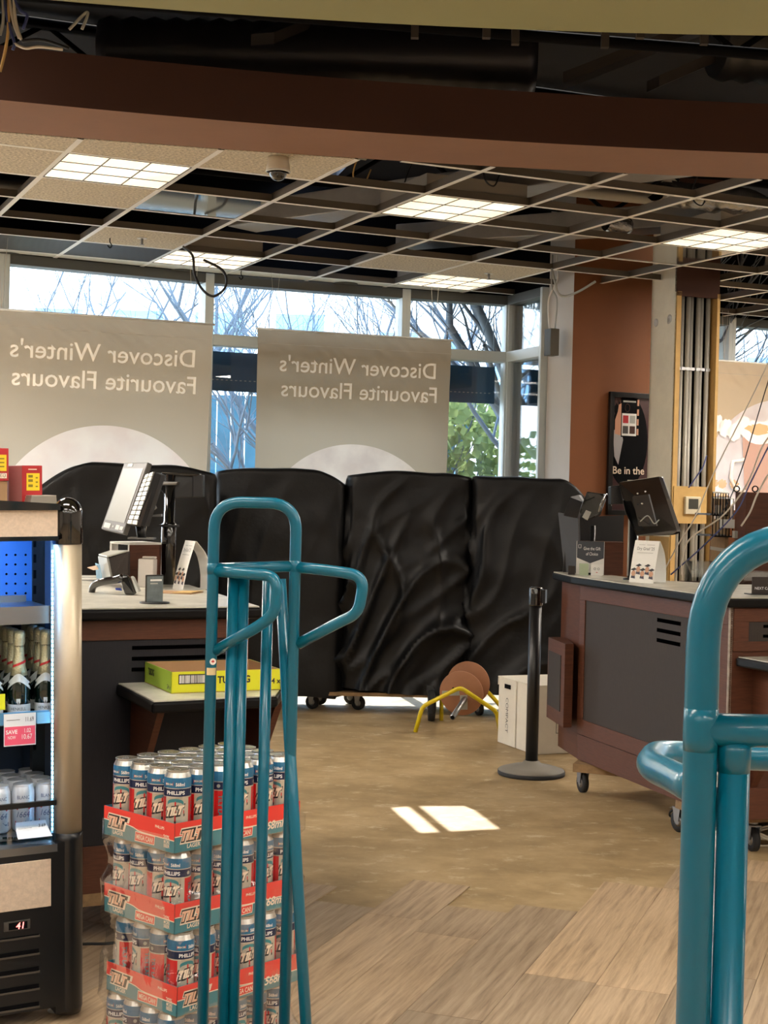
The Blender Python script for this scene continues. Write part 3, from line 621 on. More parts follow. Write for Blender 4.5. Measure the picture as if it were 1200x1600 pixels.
for k, a in enumerate((.056, .096, .132, .168, .212, .248, .29)):
    mb = MB(); mb.tube([P(a, .06 + .02 * (k % 2), .0), P(a, .06 + .02 * (k % 2), 2.9)], .0165, 'pipe', 12)
    for zz in (2.38,): mb.box(P(a, .05, zz), (.034, .02, .02), 'steel', radians(20))
    lo(mb, 'conduit', root)
mb = MB(); mb.slab([P(.01, -.02, 1.315), P(.27, -.02, 1.315), P(.27, -.012, 1.315), P(.01, -.012, 1.315)], (0, 0, .255), 'tan'); o = lo(mb, 'mounting_board', root)
mb = MB(); mb.slab([P(-.008, .0, .7), P(-.008, W2 * .8, .7), P(0, W2 * .8, .7), P(0, 0, .7)], (0, 0, .52), 'tan'); mb.lathe([(.012, 0), (.03, 0), (.03, .002), (.012, .002)], P(-.009, .12, 1.0), 'white', 12, axis=-cu_); lo(mb, 'bare_board', root)
th = empty('thermostat', P(.15, -.02, 1.44), label='square cream thermostat with dark screen on the tan board of the column', cat='thermostat')
mb = MB(); mb.box((0, 0, 0), (.12, .024, .12), mat('cream_plastic', (205, 196, 170), .5), radians(20)); mb.v = [tuple(Vector(v) - cv_ * .012) for v in mb.v]; mb.build('casing', th, bevel=.004)
mb = MB(); mb.box(-cv_ * .025 + Z * .01, (.075, .003, .07), mat('grey_screen', (62, 62, 56), .3), radians(20)); mb.build('screen', th)

# ------------------------------------------------------------------ poster on the orange wall
n_ = Vector((U.y, -U.x, 0)); pw = wq + n_ * .003
pc = [onplane(x, y, pw, n_) for x, y in ((951, 612), (949, 765))]
s0 = (pc[0] - pw).dot(U); W = .58; z0 = pc[1].z - .18; z1 = pc[0].z
root = empty('wall_poster', pw + U * s0 + Z * z0, YAW, label='black framed poster with a hand holding a phone on the orange wall', cat='poster'); H = z1 - z0
mb = MB(); f_ = .035
for b_ in ((0, W, 0, f_), (0, W, H - f_, H), (0, f_, 0, H), (W - f_, W, 0, H)): mb.bx(b_[0], b_[1], -.03, 0, b_[2], b_[3], 'black')
mb.build('frame', root, bevel=.002)
mb = MB(); mb.bx(f_, W - f_, -.012, -.002, f_, H - f_, mat('poster_maroon', (66, 38, 40), .4)); mb.build('sheet', root)
sk = mat('print_skin', (205, 150, 120), .6)
mb = MB(); cz = .66
mb.poly([(.25 + .24 * cos(2 * pi * k / 40), -.0125, .53 + .33 * sin(2 * pi * k / 40)) for k in range(40)][::-1], 'dark')
mb.poly([(.06, -.013, cz - .24), (.15, -.013, cz - .30), (.20, -.013, cz - .12), (.16, -.013, cz - .02), (.08, -.013, cz - .06)][::-1], mat('print_cuff', (170, 166, 168), .8))
mb.poly([(.10, -.0134, cz - .08), (.17, -.0134, cz - .09), (.20, -.0134, cz + .05), (.17, -.0134, cz + .14), (.14, -.0134, cz + .13), (.13, -.0134, cz + .08), (.10, -.0134, cz + .02)][::-1], sk)
mb.poly([(.17, -.0138, cz - .1), (.36, -.0138, cz - .1), (.36, -.0138, cz + .18), (.17, -.0138, cz + .18)][::-1], 'dark')
mb.poly([(.18, -.0142, cz - .09), (.35, -.0142, cz - .09), (.35, -.0142, cz + .07), (.18, -.0142, cz + .07)][::-1], 'paper')
for a in range(2):
    for b in range(2): mb.poly([(.19 + a * .08, -.0146, cz - .075 + b * .075), (.255 + a * .08, -.0146, cz - .075 + b * .075), (.255 + a * .08, -.0146, cz - .02 + b * .075), (.19 + a * .08, -.0146, cz - .02 + b * .075)][::-1], ['bezel', 'wine', 'brown', 'lgrey'][a * 2 + b])
mb.poly([(.19, -.0142, cz + .15), (.34, -.0142, cz + .15), (.34, -.0142, cz + .162), (.19, -.0142, cz + .162)][::-1], 'lgrey')
mb.tube([(.24 + .028 * cos(k * pi / 8), -.0145, cz + .11 + .028 * sin(k * pi / 8)) for k in range(17)], .003, 'brown', 5)
for k in range(6): mb.poly([(.05 + .03 * k, -.0131, cz + .14 + .02 * (k % 2)), (.08 + .03 * k, -.0131, cz + .12), (.07 + .03 * k, -.0131, cz + .19)][::-1], 'brown')
for k in range(4): mb.box((.365, -.015, cz - .06 + .07 * k), (.02, .003, .045), sk)
mb.v = [(.035 + (v[0] - .035) * .72 - .03 * (v[0] > .06), v[1], v[2]) for v in mb.v]; mb.build('picture', root)
mb = MB(); zt = onplane(960, 740, pw, n_).z - z0; mb.text('Be in the', .052, frame((.042, -.0150, zt), (1, 0, 0), Z), 'cream', bold=.012)
for k in range(2): mb.bx(.17, .40, -.0134, -.0128, zt - .05 - .03 * k, zt - .042 - .03 * k, 'lgrey')
mb.build('lettering', root)

# junction box on the return wall
bx_ = at(862, 535, 10.62); e = MB(); e.box(bx_, (.07, .09, .19), mat('junction_box', (74, 68, 54), .6), YAW); e.build('junction_box', label='small grey-brown junction box beside the corner window', cat='junction box', bevel=.003)
mb = MB(); mb.tube(spl([bx_ + Vector((-.02, 0, .09)), bx_ + Vector((-.03, 0, .3)), bx_ + Vector((.03, 0, .45)), bx_ + Vector((.02, 0, .62))]), .006, 'grid', 6); mb.tube(spl([bx_ + Vector((.02, 0, .09)), bx_ + Vector((.03, 0, .3)), bx_ + Vector((-.01, 0, .4)), bx_ + Vector((-.01, 0, .62))]), .006, 'lgrey', 6); mb.build('dangling_cable', label='pale cables running up from the junction box by the corner window', cat='cable')

# ------------------------------------------------------------------ draped fixtures
def ridge(x): return (1 - abs(sin(x))) ** 2.6 * 1.25
def drape(c, rz, w, d, z0, z1, seed, lb, shear=.6, amp=.02, swag=0, drop=(0, 0), nf=26, flare=.03, sid=.05):
    c = Vector((*c, 0)); e = empty('draped_cart', c, rz, label=lb, cat='covered cart', group='merchandise carts covered with black cloth')
    n, K = 220, 60; vs = []; fs = []
    def ring(t, sc, z, k):
        for i in range(n):
            a = 2 * pi * i / n; ca, sa = cos(a), sin(a); p = 7
            r = (abs(ca) ** p + abs(sa) ** p) ** (-1 / p); x, y = w / 2 * ca * r, d / 2 * sa * r
            nrm = Vector((abs(ca) ** (p - 1) * (1 if ca > 0 else -1), abs(sa) ** (p - 1) * (1 if sa > 0 else -1), 0)).normalized()
            s = x if abs(sa) > abs(ca) else y * 1.3 + 2
            u = x / w + .5
            q = Vector((s, z, seed))
            f = ridge(nf * .5 * (s + shear * (z1 - z) * (.5 + .8 * noise.noise(q * .7))) + 3 * noise.noise(q * 1.6)) * (.4 + .6 * abs(noise.noise(q * 1.1 + Vector((9, 0, 0)))) * 2)
            f += .8 * ridge(9 * (s - shear * 1.4 * z) + 4 * noise.noise(q * 1.2 + Vector((0, 4, 4)))) * max(0, noise.noise(q * .9 + Vector((2, 2, 2))) + .3)
            if swag: f += 1.6 * swag * ridge(6.5 * (z + .55 * (u - .75) ** 2 * 4) + 2.4 * noise.noise(q * .8)) * max(0, min(1, (z1 - z) * 1.2 - .2)) * (1 if sa < 0 else .2)
            off = (amp * (f - .3) + flare * t) * min(1, .25 + t * 2.4) + .01 * noise.noise(q * 6)
            zt = z
            xx, yy = x * sc + nrm.x * off * min(1, t * 8 + .15), y * sc + nrm.y * off * min(1, t * 8 + .15)
            # sloped shoulders
            dz = 0
            if drop[0] and u < .30: dz -= drop[0] * ((.30 - u) / .30) ** 1.6
            if drop[1] and u > .78: dz -= drop[1] * ((u - .78) / .22) ** 1.6
            zt += dz * max(0, 1 - t * 1.0) + .014 * noise.noise(Vector((x * 4, y * 4, seed))) * (1 - t)
            if k == K: zt += .03 * noise.noise(Vector((s * 2.5, seed, 0))) - .02 * sin(u * pi) * swag
            vs.append((xx, yy, zt))
    caps = [(.0, .012), (.25, .012), (.5, .010), (.75, .008), (.9, .005), (.975, .0)]
    for sc, dz in caps: ring(0, max(sc, .02), z1 + dz - .018 * (1 if sc < .9 else 0) * abs(sin(seed)), -1)
    for k in range(K + 1):
        t = k / K; tt = t ** 1.15
        ring(t, .985 if k == 0 else 1, z1 - .012 * (k > 0) - (z1 - z0 - .012) * tt, k)
    R = len(caps) + K + 1
    for r in range(R - 1):
        for i in range(n): fs.append((r * n + i, (r + 1) * n + i, (r + 1) * n + (i + 1) % n, r * n + (i + 1) % n))
    fs.append(tuple(range(n)))
    mb = MB(); mb.add(vs, fs, 'drape', True); mb.build('cloth_cover', e)
    return e
def caster(par, x, y, r=.045, rz=0, top=.12):
    mb = MB(); ax = Vector((cos(rz), sin(rz), 0)); ce = Vector((x, y, r))
    mb.lathe([(r * .55, -.013), (r, -.011), (r, .011), (r * .55, .013)], ce, 'rubber', 22, axis=ax); mb.lathe([(r * .3, -.018), (r * .5, -.0135), (r * .5, .0135), (r * .3, .018)], ce, 'steel', 14, axis=ax)
    for s_ in (-1, 1):
        q = ce + ax * .02 * s_; b = ax.cross(Z) * r * .3; mb.slab([q - b, q + b, q + b * 1.6 + Z * (r * 1.15), q - b * 1.6 + Z * (r * 1.15)], ax * .003 * s_, 'steel')
    mb.box((x, y, r * 2.2), (.05, .05, .005), 'steel', rz); mb.lathe([(.02, r * 2.2), (.02, top)], (x, y, 0), 'steel', 10)
    return mb.build('caster', par)
dA = drape((-1.62, 9.25), .28, 1.12, .55, .2, 1.605, 2.2, 'black cloth covered cart behind the left till, leftmost of the row', drop=(.20, .05), amp=.018)
caster(dA, -.4, -.15, top=.22); caster(dA, .4, -.15, top=.22)
dBc = drape((-.705, 10.16), .03, .885, .5, .095, 1.615, 5.1, 'black cloth covered cart, second from left, its cloth reaching lowest, behind the teal hoop', shear=.2, amp=.010, drop=(.03, .09), flare=.015)
for x, y in ((.25, -.06), (.05, .1), (.30, .15), (-.35, -.1)): caster(dBc, x, y, .048, 1.05, top=.13)
dCc = drape((.165, 10.20), .03, .85, .5, .165, 1.61, 8.4, 'black cloth covered cart in the middle, with sweeping diagonal folds, behind the cable reel', shear=.75, amp=.044, swag=1, drop=(.02, .02))
mb = MB(); mb.bx(-.62, .46, -.27, .25, .118, .142, 'ply'); mb.build('plank_base', dCc)
for x, y in ((-.31, -.08), (.36, -.0), (-.36, .2), (.36, .2)): caster(dCc, x, y, .048, 1.1, top=.12)
dDc = drape((.985, 10.14), -.10, .78, .5, .17, 1.595, 12.9, 'black cloth covered cart at the right end of the row, under the corner window', shear=.55, amp=.052, drop=(.0, .14), flare=.05)
for x, y in ((-.3, -.18), (.3, -.18)): caster(dDc, x, y, .045, .6, top=.19)
# lone wheel near the reel
wp_ = onz(670, 1127, 0)
mb = MB(); wq_ = wp_ - dCc.location; mb.lathe([(.06, -.024), (.098, -.02), (.102, 0), (.098, .02), (.06, .024)], (wq_.x, wq_.y, .102), 'rubber', 28, axis=(1, 0, 0)); e = mb.build('wheel', dCc); MB().lathe([(.02, -.03), (.058, -.02), (.058, .02), (.02, .03)], (wq_.x, wq_.y, .102), 'steel', 20, axis=(1, 0, 0)).build('hub', e); MB().bx(wq_.x - .02, wq_.x + .02, wq_.y, -.2, .16, .2, 'steel').build('wheel_arm', dCc)

# ------------------------------------------------------------------ cable reel on yellow stand
rc = onz(725, 1140, 0); Yr = 9.25; e = empty('cable_reel_stand', Vector((at(718, 1140, Yr).x, Yr, 0)), label='yellow bent tube stand carrying a wooden cable reel on the floor', cat='reel stand')
o_ = e.location
rel = lambda x, y, Y: at(x, y, Y) - o_
mb = MB(); lp = rel(649, 1141, 9.22); rp = rel(781, 1135, 9.35)
lp.z = rp.z = .0
mb.tube(fil([lp, rel(660, 1104, 9.22), rel(719, 1074, 9.1), rel(776, 1112, 9.3), rp], .035), .0135, 'ypaint', 12); mb.build('front_frame', e)
mb = MB(); bl = rel(690, 1108, 9.72); br = rel(800, 1110, 9.8); bl.z = br.z = 0
mb.tube(fil([bl, rel(690, 1085, 9.72), rel(740, 1058, 9.66), rel(775, 1095, 9.76), br], .035), .0135, 'ypaint', 12); mb.build('rear_frame', e)
a0, a1 = rel(707, 1121, 8.98), rel(752, 1052, 9.8)
ax = (a1 - a0).normalized()
mb = MB(); mb.tube([a0, a1], .017, 'steel', 16); mb.lathe([(.0125, -.001), (.0128, 0)], a0 - ax * .0005, 'dark', 14, axis=-ax); mb.build('axle_pipe', e)
reel = mat('reel_fibreboard', (150, 102, 72), .7, var=.08, vscale=8)
axr = Vector((.28, .94, .1)).normalized()
for k, (x, y, Y, nm) in enumerate([(721, 1083, 9.32, 'flange'), (732, 1067, 9.60, 'flange')]):
    cpt = rel(x, y, Y); mb = MB(); mb.lathe([(.02, -.006), (.138, -.006), (.14, -.004), (.14, .004), (.138, .006), (.02, .006)], cpt, reel, 40, axis=axr)
    if k == 0:
        for t_ in range(3): a = t_ * 2.1 + .5; mb.lathe([(.006, .0), (.006, -.010)], cpt + Vector((cos(a) * .06, 0, sin(a) * .06)), 'dark', 8, axis=axr)
    mb.build(nm, e)
mb = MB(); c1, c2 = rel(721, 1083, 9.32), rel(732, 1067, 9.60); mb.tube([c1, c2], .06, reel, 20); mb.build('drum', e)
mb = MB(); mb.box(c1 + Vector((.015, -.02, -.055)), (.05, .004, .09), 'lgrey', .3); mb.box(c1 + Vector((-.06, -.015, .0)), (.13, .004, .03), 'lgrey', .3); mb.build('bracket_plate', e)

# ------------------------------------------------------------------ banker boxes
def bbox(FL, w_, d_, h, lb, seed, text1, text2):
    """FL, FR, BR: floor points"""
    ang = radians(-68)
    e = empty('archive_box', FL, ang, label=lb, cat='box', group='white cardboard archive boxes by the counter')
    mb = MB(); mb.bx(0, w_, 0, d_, 0.002, h - .004, 'card'); mb.build('box_body', e, bevel=.003)
    mb = MB(); mb.bx(-.005, w_ + .005, -.005, d_ + .005, h - .006, h + .002, 'card'); mb.prism([(-.005, -.005), (.0, -.005), (.0, d_), (-.005, d_)], h - .05, h - .004, 'card'); mb.build('box_lid', e, bevel=.002)
    return e, w_, d_
b1 = bbox(Vector((.712, 8.92, 0)), .225, .34, .395, 'white archive box with hand hole, left of the pair behind the stanchion', 1, '', '')
mb = MB(); w_ = b1[1]; mb.bx(w_ * .38, w_ * .70, -.0055, -.001, .335, .36, 'dark'); mb.text('COMPACT', .03, lambda x, y: Vector((w_ * .45 + y, -.0012, .28 - x)), 'ink', wmax=.22); mb.build('markings', b1[0])
b2 = bbox(Vector((.802, 8.70, 0)), .225, .34, .395, 'white archive box directly behind the stanchion pole, right of the pair', 2, '', '')
mb = MB(); w_, d_ = b2[1], b2[2]
X = lambda y, z: Vector((w_ + .001, y, z))
fl_ = [(.20, .12), (.225, .12), (.225, .33), (.20, .33)]
mb.tube(fil([X(.14, .12), X(.19, .12), X(.19, .34), X(.14, .34), X(.14, .12)], .01), .0015, 'ink', 4)
mb.text('RECORDS', .02, lambda x, y: X(.155 + y, .32 - x), 'ink', wmax=.19, bold=.01); mb.build('markings', b2[0])

# ------------------------------------------------------------------ stanchion
sp_ = onz(830, 1210, 0); e = empty('queue_stanchion', sp_, label='black retractable belt stanchion post standing on bare floor', cat='stanchion')
mb = MB(); mb.lathe([(.175, 0), (.178, .004), (.178, .022)], (0, 0, 0), 'rubber', 48); mb.build('rubber_ring', e)
mb = MB(); mb.lathe([(.176, .020), (.172, .028), (.12, .044), (.05, .060), (.04, .075)], (0, 0, 0), mat('worn_base', (122, 116, 106), .6), 48); mb.build('base', e)
mb = MB(); mb.lathe([(.033, .07), (.033, .90)], (0, 0, 0), 'black', 28); mb.build('post', e)
mb = MB(); mb.lathe([(.036, .895), (.037, .90), (.037, .985), (.034, .992), (.01, .994)], (0, 0, 0), 'gloss_black', 28); mb.box((.044, -.005, .945), (.02, .045, .07), 'black', -.3); mb.box((-.02, -.04, .93), (.02, .012, .06), 'black'); mb.build('belt_head', e)

# ------------------------------------------------------------------ right counter
K = Vector((1.395, 6.016, 0)); Lc = Vector((.940, 7.430, 0)); Ec = Vector((.890, 7.83, 0)); f2 = Vector((cos(radians(18)), sin(radians(18)), 0))
tp = [K, K + f2 * 1.7, K + f2 * 1.7 + Vector((-.3, .8, 0)), Vector((1.66, 7.02, 0)), Vector((1.28, 7.27, 0)), Vector((1.08, 7.86, 0)), Ec, Lc]
cen = Vector((1.4, 6.9, 0))
root = empty('checkout_counter', K, label='dark cherry wood checkout counter on casters at the right, with louvred front', cat='counter')
def ins(poly, d): return [p + (cen - p).normalized() * d for p in poly]
mb = MB(); mb.prism([p - K for p in tp], 1.040, 1.076, 'nosing'); mb.build('nosing', root, bevel=.008, seg=3)
mb = MB(); mb.prism([p - K for p in ins(tp, .012)], 1.0755, 1.0805, 'top'); mb.build('worktop', root)
n1 = (Lc - K).normalized(); o1_ = Vector((-n1.y, n1.x, 0)) * 1  # outward of face 1
if o1_.dot(cen - K) > 0: o1_ = -o1_
bp = [K + n1 * .0 - o1_ * .035 + f2 * .0, ]
A0 = K - o1_ * .045 + n1 * .035; A1 = Lc - o1_ * .05 - n1 * .02; A2 = Ec + Vector((.05, -.02, 0))
body = [A0, A0 + f2 * 1.55, A0 + f2 * 1.55 + Vector((-.28, .72, 0)), Vector((1.62, 6.96, 0)), Vector((1.25, 7.2, 0)), Vector((1.05, 7.78, 0)), A2, A1]
mb = MB(); mb.prism([p - K for p in body], .17, 1.04, 'wood'); mb.build('carcass', root)
fd = (A0 - A1).normalized(); fn_ = Vector((fd.y, -fd.x, 0)); fn_ = fn_ if fn_.dot(o1_) > 0 else -fn_; FLn = (A0 - A1).length; Ao = A1 - K
def face(mb, s0, s1, z0, z1, t, mt, O=None, D=None, Nn=None):
    O = Ao if O is None else O; D = D or fd; Nn = Nn or fn_
    mb.slab([O + D * s0 + Z * z0, O + D * s1 + Z * z0, O + D * s1 + Nn * t + Z * z0, O + D * s0 + Nn * t + Z * z0], (0, 0, z1 - z0), mt)
mb = MB(); face(mb, .06, FLn - .12, .375, .965, .004, 'laminate'); o = mb.build('dark_panel', root)
mb = MB()
for s0, s1, z0, z1 in ((.0, FLn, .965, 1.035), (0, FLn, .30, .375), (0, .06, .375, .965), (FLn - .12, FLn, .375, .965)): face(mb, s0, s1, z0, z1, .010, 'wood_h' if s1 - s0 > .5 else 'wood')
mb.build('panel_frame', root, bevel=.0015)
mb = MB()
for k in range(3):
    face(mb, .80, 1.01, .925 - .045 * k, .942 - .045 * k, .0065, 'void')
mb.build('vent_slot', root)
mb = MB(); face(mb, 0, FLn, .17, .295, .004, 'wood_h'); mb.build('kick_board', root, bevel=.001)
mb = MB(); face(mb, FLn - .012, FLn, .17, 1.04, .013, mat('worn_edge', (150, 140, 128), .8, var=.3, vscale=40)); mb.build('worn_edge_strip', root)
# second face
N2 = Vector((f2.y, -f2.x, 0)); O2 = A0 - K
mb = MB()
for s0, s1, z0, z1 in ((.0, 1.5, .98, 1.035), (0, 1.5, .86, .90), (0, .07, .90, .98)): face(mb, s0, s1, z0, z1, .010, 'wood_h', O2, f2, N2)
face(mb, 0, 1.5, .17, .30, .008, 'wood_h', O2, f2, N2); mb.build('side_frame', root, bevel=.0015)
mb = MB(); face(mb, .07, 1.5, .90, .98, .004, 'laminate', O2, f2, N2)
for k in range(2): face(mb, .14, .4, .955 - .04 * k, .967 - .04 * k, .006, 'void', O2, f2, N2)
mb.build('dark_side_panel', root)
sh = [O2 + f2 * .01 + N2 * .01, O2 + f2 * .05 + N2 * .40, O2 + f2 * .12 + N2 * .46, O2 + f2 * 1.4 + N2 * .46, O2 + f2 * 1.4 + N2 * .01]
mb = MB(); mb.prism(sh, .80, .836, 'nosing'); s_ = mb.build('side_shelf', root, bevel=.008)
c_ = sum(sh, Vector()) / 5; mb = MB(); mb.prism([p + (c_ - p).normalized() * .012 for p in sh], .8355, .8395, 'top'); mb.build('shelf_top', s_)
mb = MB(); mb.slab([O2 + f2 * .10 + Z * .30, O2 + f2 * .10 + N2 * .40 + Z * .80, O2 + f2 * .10 + Z * .80], f2 * .03, 'wood'); mb.build('shelf_bracket', root)
# low end box
lb_ = [Vector((.912, 7.385, 0)), Vector((.868, 7.74, 0)), Vector((.96, 7.76, 0)), Vector((.957, 7.40, 0))]
mb = MB(); mb.prism([p - K for p in lb_], .33, .745, 'wood'); bo = mb.build('end_bin', root, bevel=.002)
d_ = (lb_[1] - lb_[0]).normalized(); nn = Vector((-d_.y, d_.x, 0)); mb = MB(); q_ = lb_[0] - K
mb.slab([q_ + d_ * .07 + nn * .0 + Z * .40, q_ + d_ * .33 + Z * .40, q_ + d_ * .33 + nn * .004 + Z * .40, q_ + d_ * .07 + nn * .004 + Z * .40], (0, 0, .28), 'laminate'); mb.build('bin_panel', bo)
# dolly
mb = MB(); mb.prism([Vector((.955, 7.30, 0)) - K, Vector((1.03, 7.52, 0)) - K, Vector((1.5, 7.4, 0)) - K, Vector((1.62, 7.0, 0)) - K], .128, .168, 'ply'); mb.prism([p - K for p in (Vector((1.42, 6.18, 0)), Vector((1.30, 6.5, 0)), Vector((2.6, 6.9, 0)), Vector((2.7, 6.6, 0)))], .128, .168, 'ply'); mb.build('dolly_board', root)
for p, rz in ((onz(910, 1238, 0), .3), (onz(1062, 1300, 0), .5), (onz(1176, 1330, 0), .2)):
    q = p - K; q.z = 0; caster(root, q.x, q.y, .05, rz, .13)

# ---- things on the right counter
def px_slab(mb, q, e, mt): mb.slab([at(*p) for p in q], e, mt)
TOPZ = 1.0805
# dark privacy panel
b0 = Vector((.935, 7.74, TOPZ)); e = empty('privacy_screen', b0, label='tall matte dark grey screen panel at the left end of the right counter', cat='screen panel')
mb = MB(); g_ = mat('matte_charcoal', (50, 52, 56), .6)
tl, tr = at(872, 801, 7.82) - b0, at(903, 808, 7.70) - b0; bl, br = at(882, 893, 7.80) - b0, at(905, 898, 7.70) - b0
bl.z = br.z = .0
mb.slab([bl, br, tr, tl], (.012, .02, 0), g_); mb.build('left_panel', e)
mb = MB(); a_, b_ = at(903, 808, 7.72) - b0, at(975, 805, 7.82) - b0; c_, d_ = Vector((b_.x, b_.y, 0)), Vector((a_.x, a_.y, 0)); mb.slab([d_, c_, b_, a_], (0, .012, 0), mat('matte_charcoal2', (34, 35, 38), .6)); mb.build('back_panel', e)
mb = MB(); mb.slab([bl + Vector((-.01, -.012, 0)), bl + Vector((.02, -.012, 0)), bl + Vector((.015, -.012, .17)), bl + Vector((.002, -.012, .17))], (0, .008, 0), 'black'); mb.build('clip', e)
# gift sign box
s0 = at(900, 895, 7.60); s0.z = TOPZ; ang = radians(-6); w_ = .140
e = empty('gift_sign', Vector((s0.x, s0.y + .0, TOPZ)), ang, label='dark Give the Gift of Choice sign with grey base in front of a brown box', cat='sign')
Y0 = s0.y
mb = MB(); mb.bx(0, w_, 0, .004, 0, .17, 'paper'); mb.build('card', e)
mb = MB(); mb.poly([(.002, -.001, .17), (.002, -.001, .085), (w_ / 2, -.001, .058), (w_ - .002, -.001, .085), (w_ - .002, -.001, .17)], mat('slate_print', (58, 62, 70), .5)); mb.build('printed_panel', e)
mb = MB(); mb.text('Give the Gift', .016, frame((w_ / 2 + .008, -.002, .125), (1, 0, 0), Z), 'white_ink', align='C', wmax=.085); mb.text('of Choice', .016, frame((w_ / 2 + .008, -.002, .098), (1, 0, 0), Z), 'white_ink', align='C', wmax=.06); mb.tube([(.01, -.002, .135), (.022, -.002, .135), (.022, -.002, .152), (.01, -.002, .152), (.01, -.002, .135)], .0009, 'white_ink', 4); mb.build('lettering', e)
bxo = Vector((s0.x, s0.y, TOPZ)); dd = Vector((cos(ang), sin(ang), 0)); nn = Vector((-dd.y, dd.x, 0))
mb = MB(); p_ = bxo + dd * .003 + nn * .006; q_ = at(975, 905, p_.y + .03); mb.prism([p_, p_ + dd * .138, p_ + dd * .235 + nn * .03, p_ + dd * .235 + nn * .2, p_ + dd * .003 + nn * .17], TOPZ, TOPZ + .168, 'wood'); mb.build('printer_box', label='dark brown wooden box behind the Gift of Choice sign', cat='box', bevel=.002)
for k, (x, y, w, h, mt, lb) in enumerate([(887, 899, .035, .045, 'laminate', 'small dark card box, leftmost in front of the gift sign'), (908, 900, .045, .058, 'lime', 'small green and white gift card box, middle one in front of the gift sign'), (932, 903, .058, .058, 'paper', 'small white gift card box with face print, right one before the gift sign')]):
    p = at(x + (6 if k == 0 else 4 if k == 1 else 0), y, 7.545 - .01 * k); p.z = TOPZ; mb = MB(); mt_ = mat('pale_green_card', (176, 190, 160), .6) if mt == 'lime' else M[mt]
    mb.box(p + Z * (h / 2 + .0), (w, .03, h), mt_, ang)
    if k == 2:
        for sx_ in (-.01, .008): mb.lathe([(.003, -.0155), (.0055, -.0155), (.0055, -.016), (.003, -.016)], p + dd * sx_ + Z * .036, 'ink', 12, axis=None) if 0 else mb.tube([p + dd * (sx_ + .005 * cos(a * pi / 6)) - nn * .0158 + Z * (.034 + .005 * sin(a * pi / 6)) for a in range(13)], .0008, 'ink', 4)
        mb.tube([p + dd * -.004 - nn * .0158 + Z * .016, p + dd * .004 - nn * .0158 + Z * .016], .0015, 'inkred', 4)
    mb.build('gift_card_box', label=lb, cat='box', group='small gift card boxes')
# card terminal pair on a stem
tb = onz(925, 899, TOPZ); tb = Vector((tb.x + .01, 7.62, TOPZ)); e = empty('card_terminal', tb, label='black card payment terminals on a swivel stem behind the gift sign', cat='payment terminal')
r_ = lambda x, y, Y: at(x, y, Y) - tb
mb = MB(); mb.lathe([(.05, 0), (.05, .008), (.014, .012), (.014, .25)], (0, 0, 0), 'black', 16); mb.build('stem', e)
mb = MB(); mb.slab([r_(880, 806, 7.55), r_(891, 776, 7.55), r_(904, 773, 7.6), r_(910, 783, 7.6), r_(902, 810, 7.6)], (.02, .05, 0), mat('terminal_grey', (48, 48, 50), .45)); mb.build('privacy_shield', e, bevel=.004)
mb = MB(); mb.slab([r_(905, 800, 7.5), r_(917, 768, 7.5), r_(944, 772, 7.55), r_(935, 805, 7.55), r_(914, 815, 7.52)], (.02, .05, 0), 'gloss_black'); mb.build('terminal', e, bevel=.004)
mb = MB(); mb.slab([r_(910, 808, 7.47), r_(916, 797, 7.47), r_(924, 800, 7.47), r_(918, 813, 7.47)], (0, .01, 0), 'lgrey'); mb.tube(spl([r_(935, 800, 7.45), r_(940, 785, 7.42), r_(948, 772, 7.5), r_(955, 790, 7.6)]), .004, 'chrome', 6); mb.tube(spl([r_(930, 806, 7.45), r_(938, 800, 7.42), r_(946, 780, 7.5)]), .003, 'black', 6); mb.build('cable_clip', e)
# monitor seen from behind
mbp = onz(988, 906, TOPZ); mbp = Vector((at(988, 900, 7.2).x, 7.2, TOPZ)); e = empty('till_monitor', mbp, label='black till monitor seen from behind on a pole, right counter', cat='monitor')
r_ = lambda x, y, Y: at(x, y, Y) - mbp
mb = MB(); mb.lathe([(.045, 0), (.045, .006), (.024, .01), (.024, .40)], (0, 0, 0), 'black', 20); mb.tube([(-.024, -.012, .02), (-.024, -.012, .30)], .005, 'lgrey', 6); mb.build('pole', e)
mb = MB(); mb.slab([r_(954, 760, 7.12), r_(976, 757, 7.12), r_(976, 788, 7.12), r_(954, 788, 7.12)], (.0, .08, 0), 'black'); mb.slab([r_(954, 768, 7.14), r_(1010, 772, 7.14), r_(1010, 786, 7.14), r_(954, 786, 7.14)], (0, .05, 0), 'black'); mb.build('bracket', e, bevel=.004)
mb = MB(); mb.slab([r_(966, 753, 7.02), r_(1029, 744, 7.2), r_(1058, 830, 7.2), r_(1050, 836, 7.18), r_(995, 838, 7.0), r_(976, 800, 7.0)], (.03, .045, 0), 'gloss_black'); mb.build('screen_back', e, bevel=.006, seg=3)
mb = MB(); mb.slab([r_(990, 775, 6.98), r_(1015, 772, 7.05), r_(1028, 822, 7.05), r_(1000, 822, 6.98)], (-.01, -.02, 0), 'gloss_black'); mb.tube(spl([r_(1000, 815, 6.96), r_(1012, 806, 6.96), r_(1022, 818, 7.0), r_(1030, 812, 7.0)]), .003, 'lgrey', 6)
for x, y in ((996, 771), (994, 795), (1003, 787), (1008, 768)): mb.lathe([(.005, 0), (.005, .004)], r_(x, y, 6.975), 'chrome', 8, axis=(0, -1, 0))
mb.build('rear_ports', e, bevel=.002)
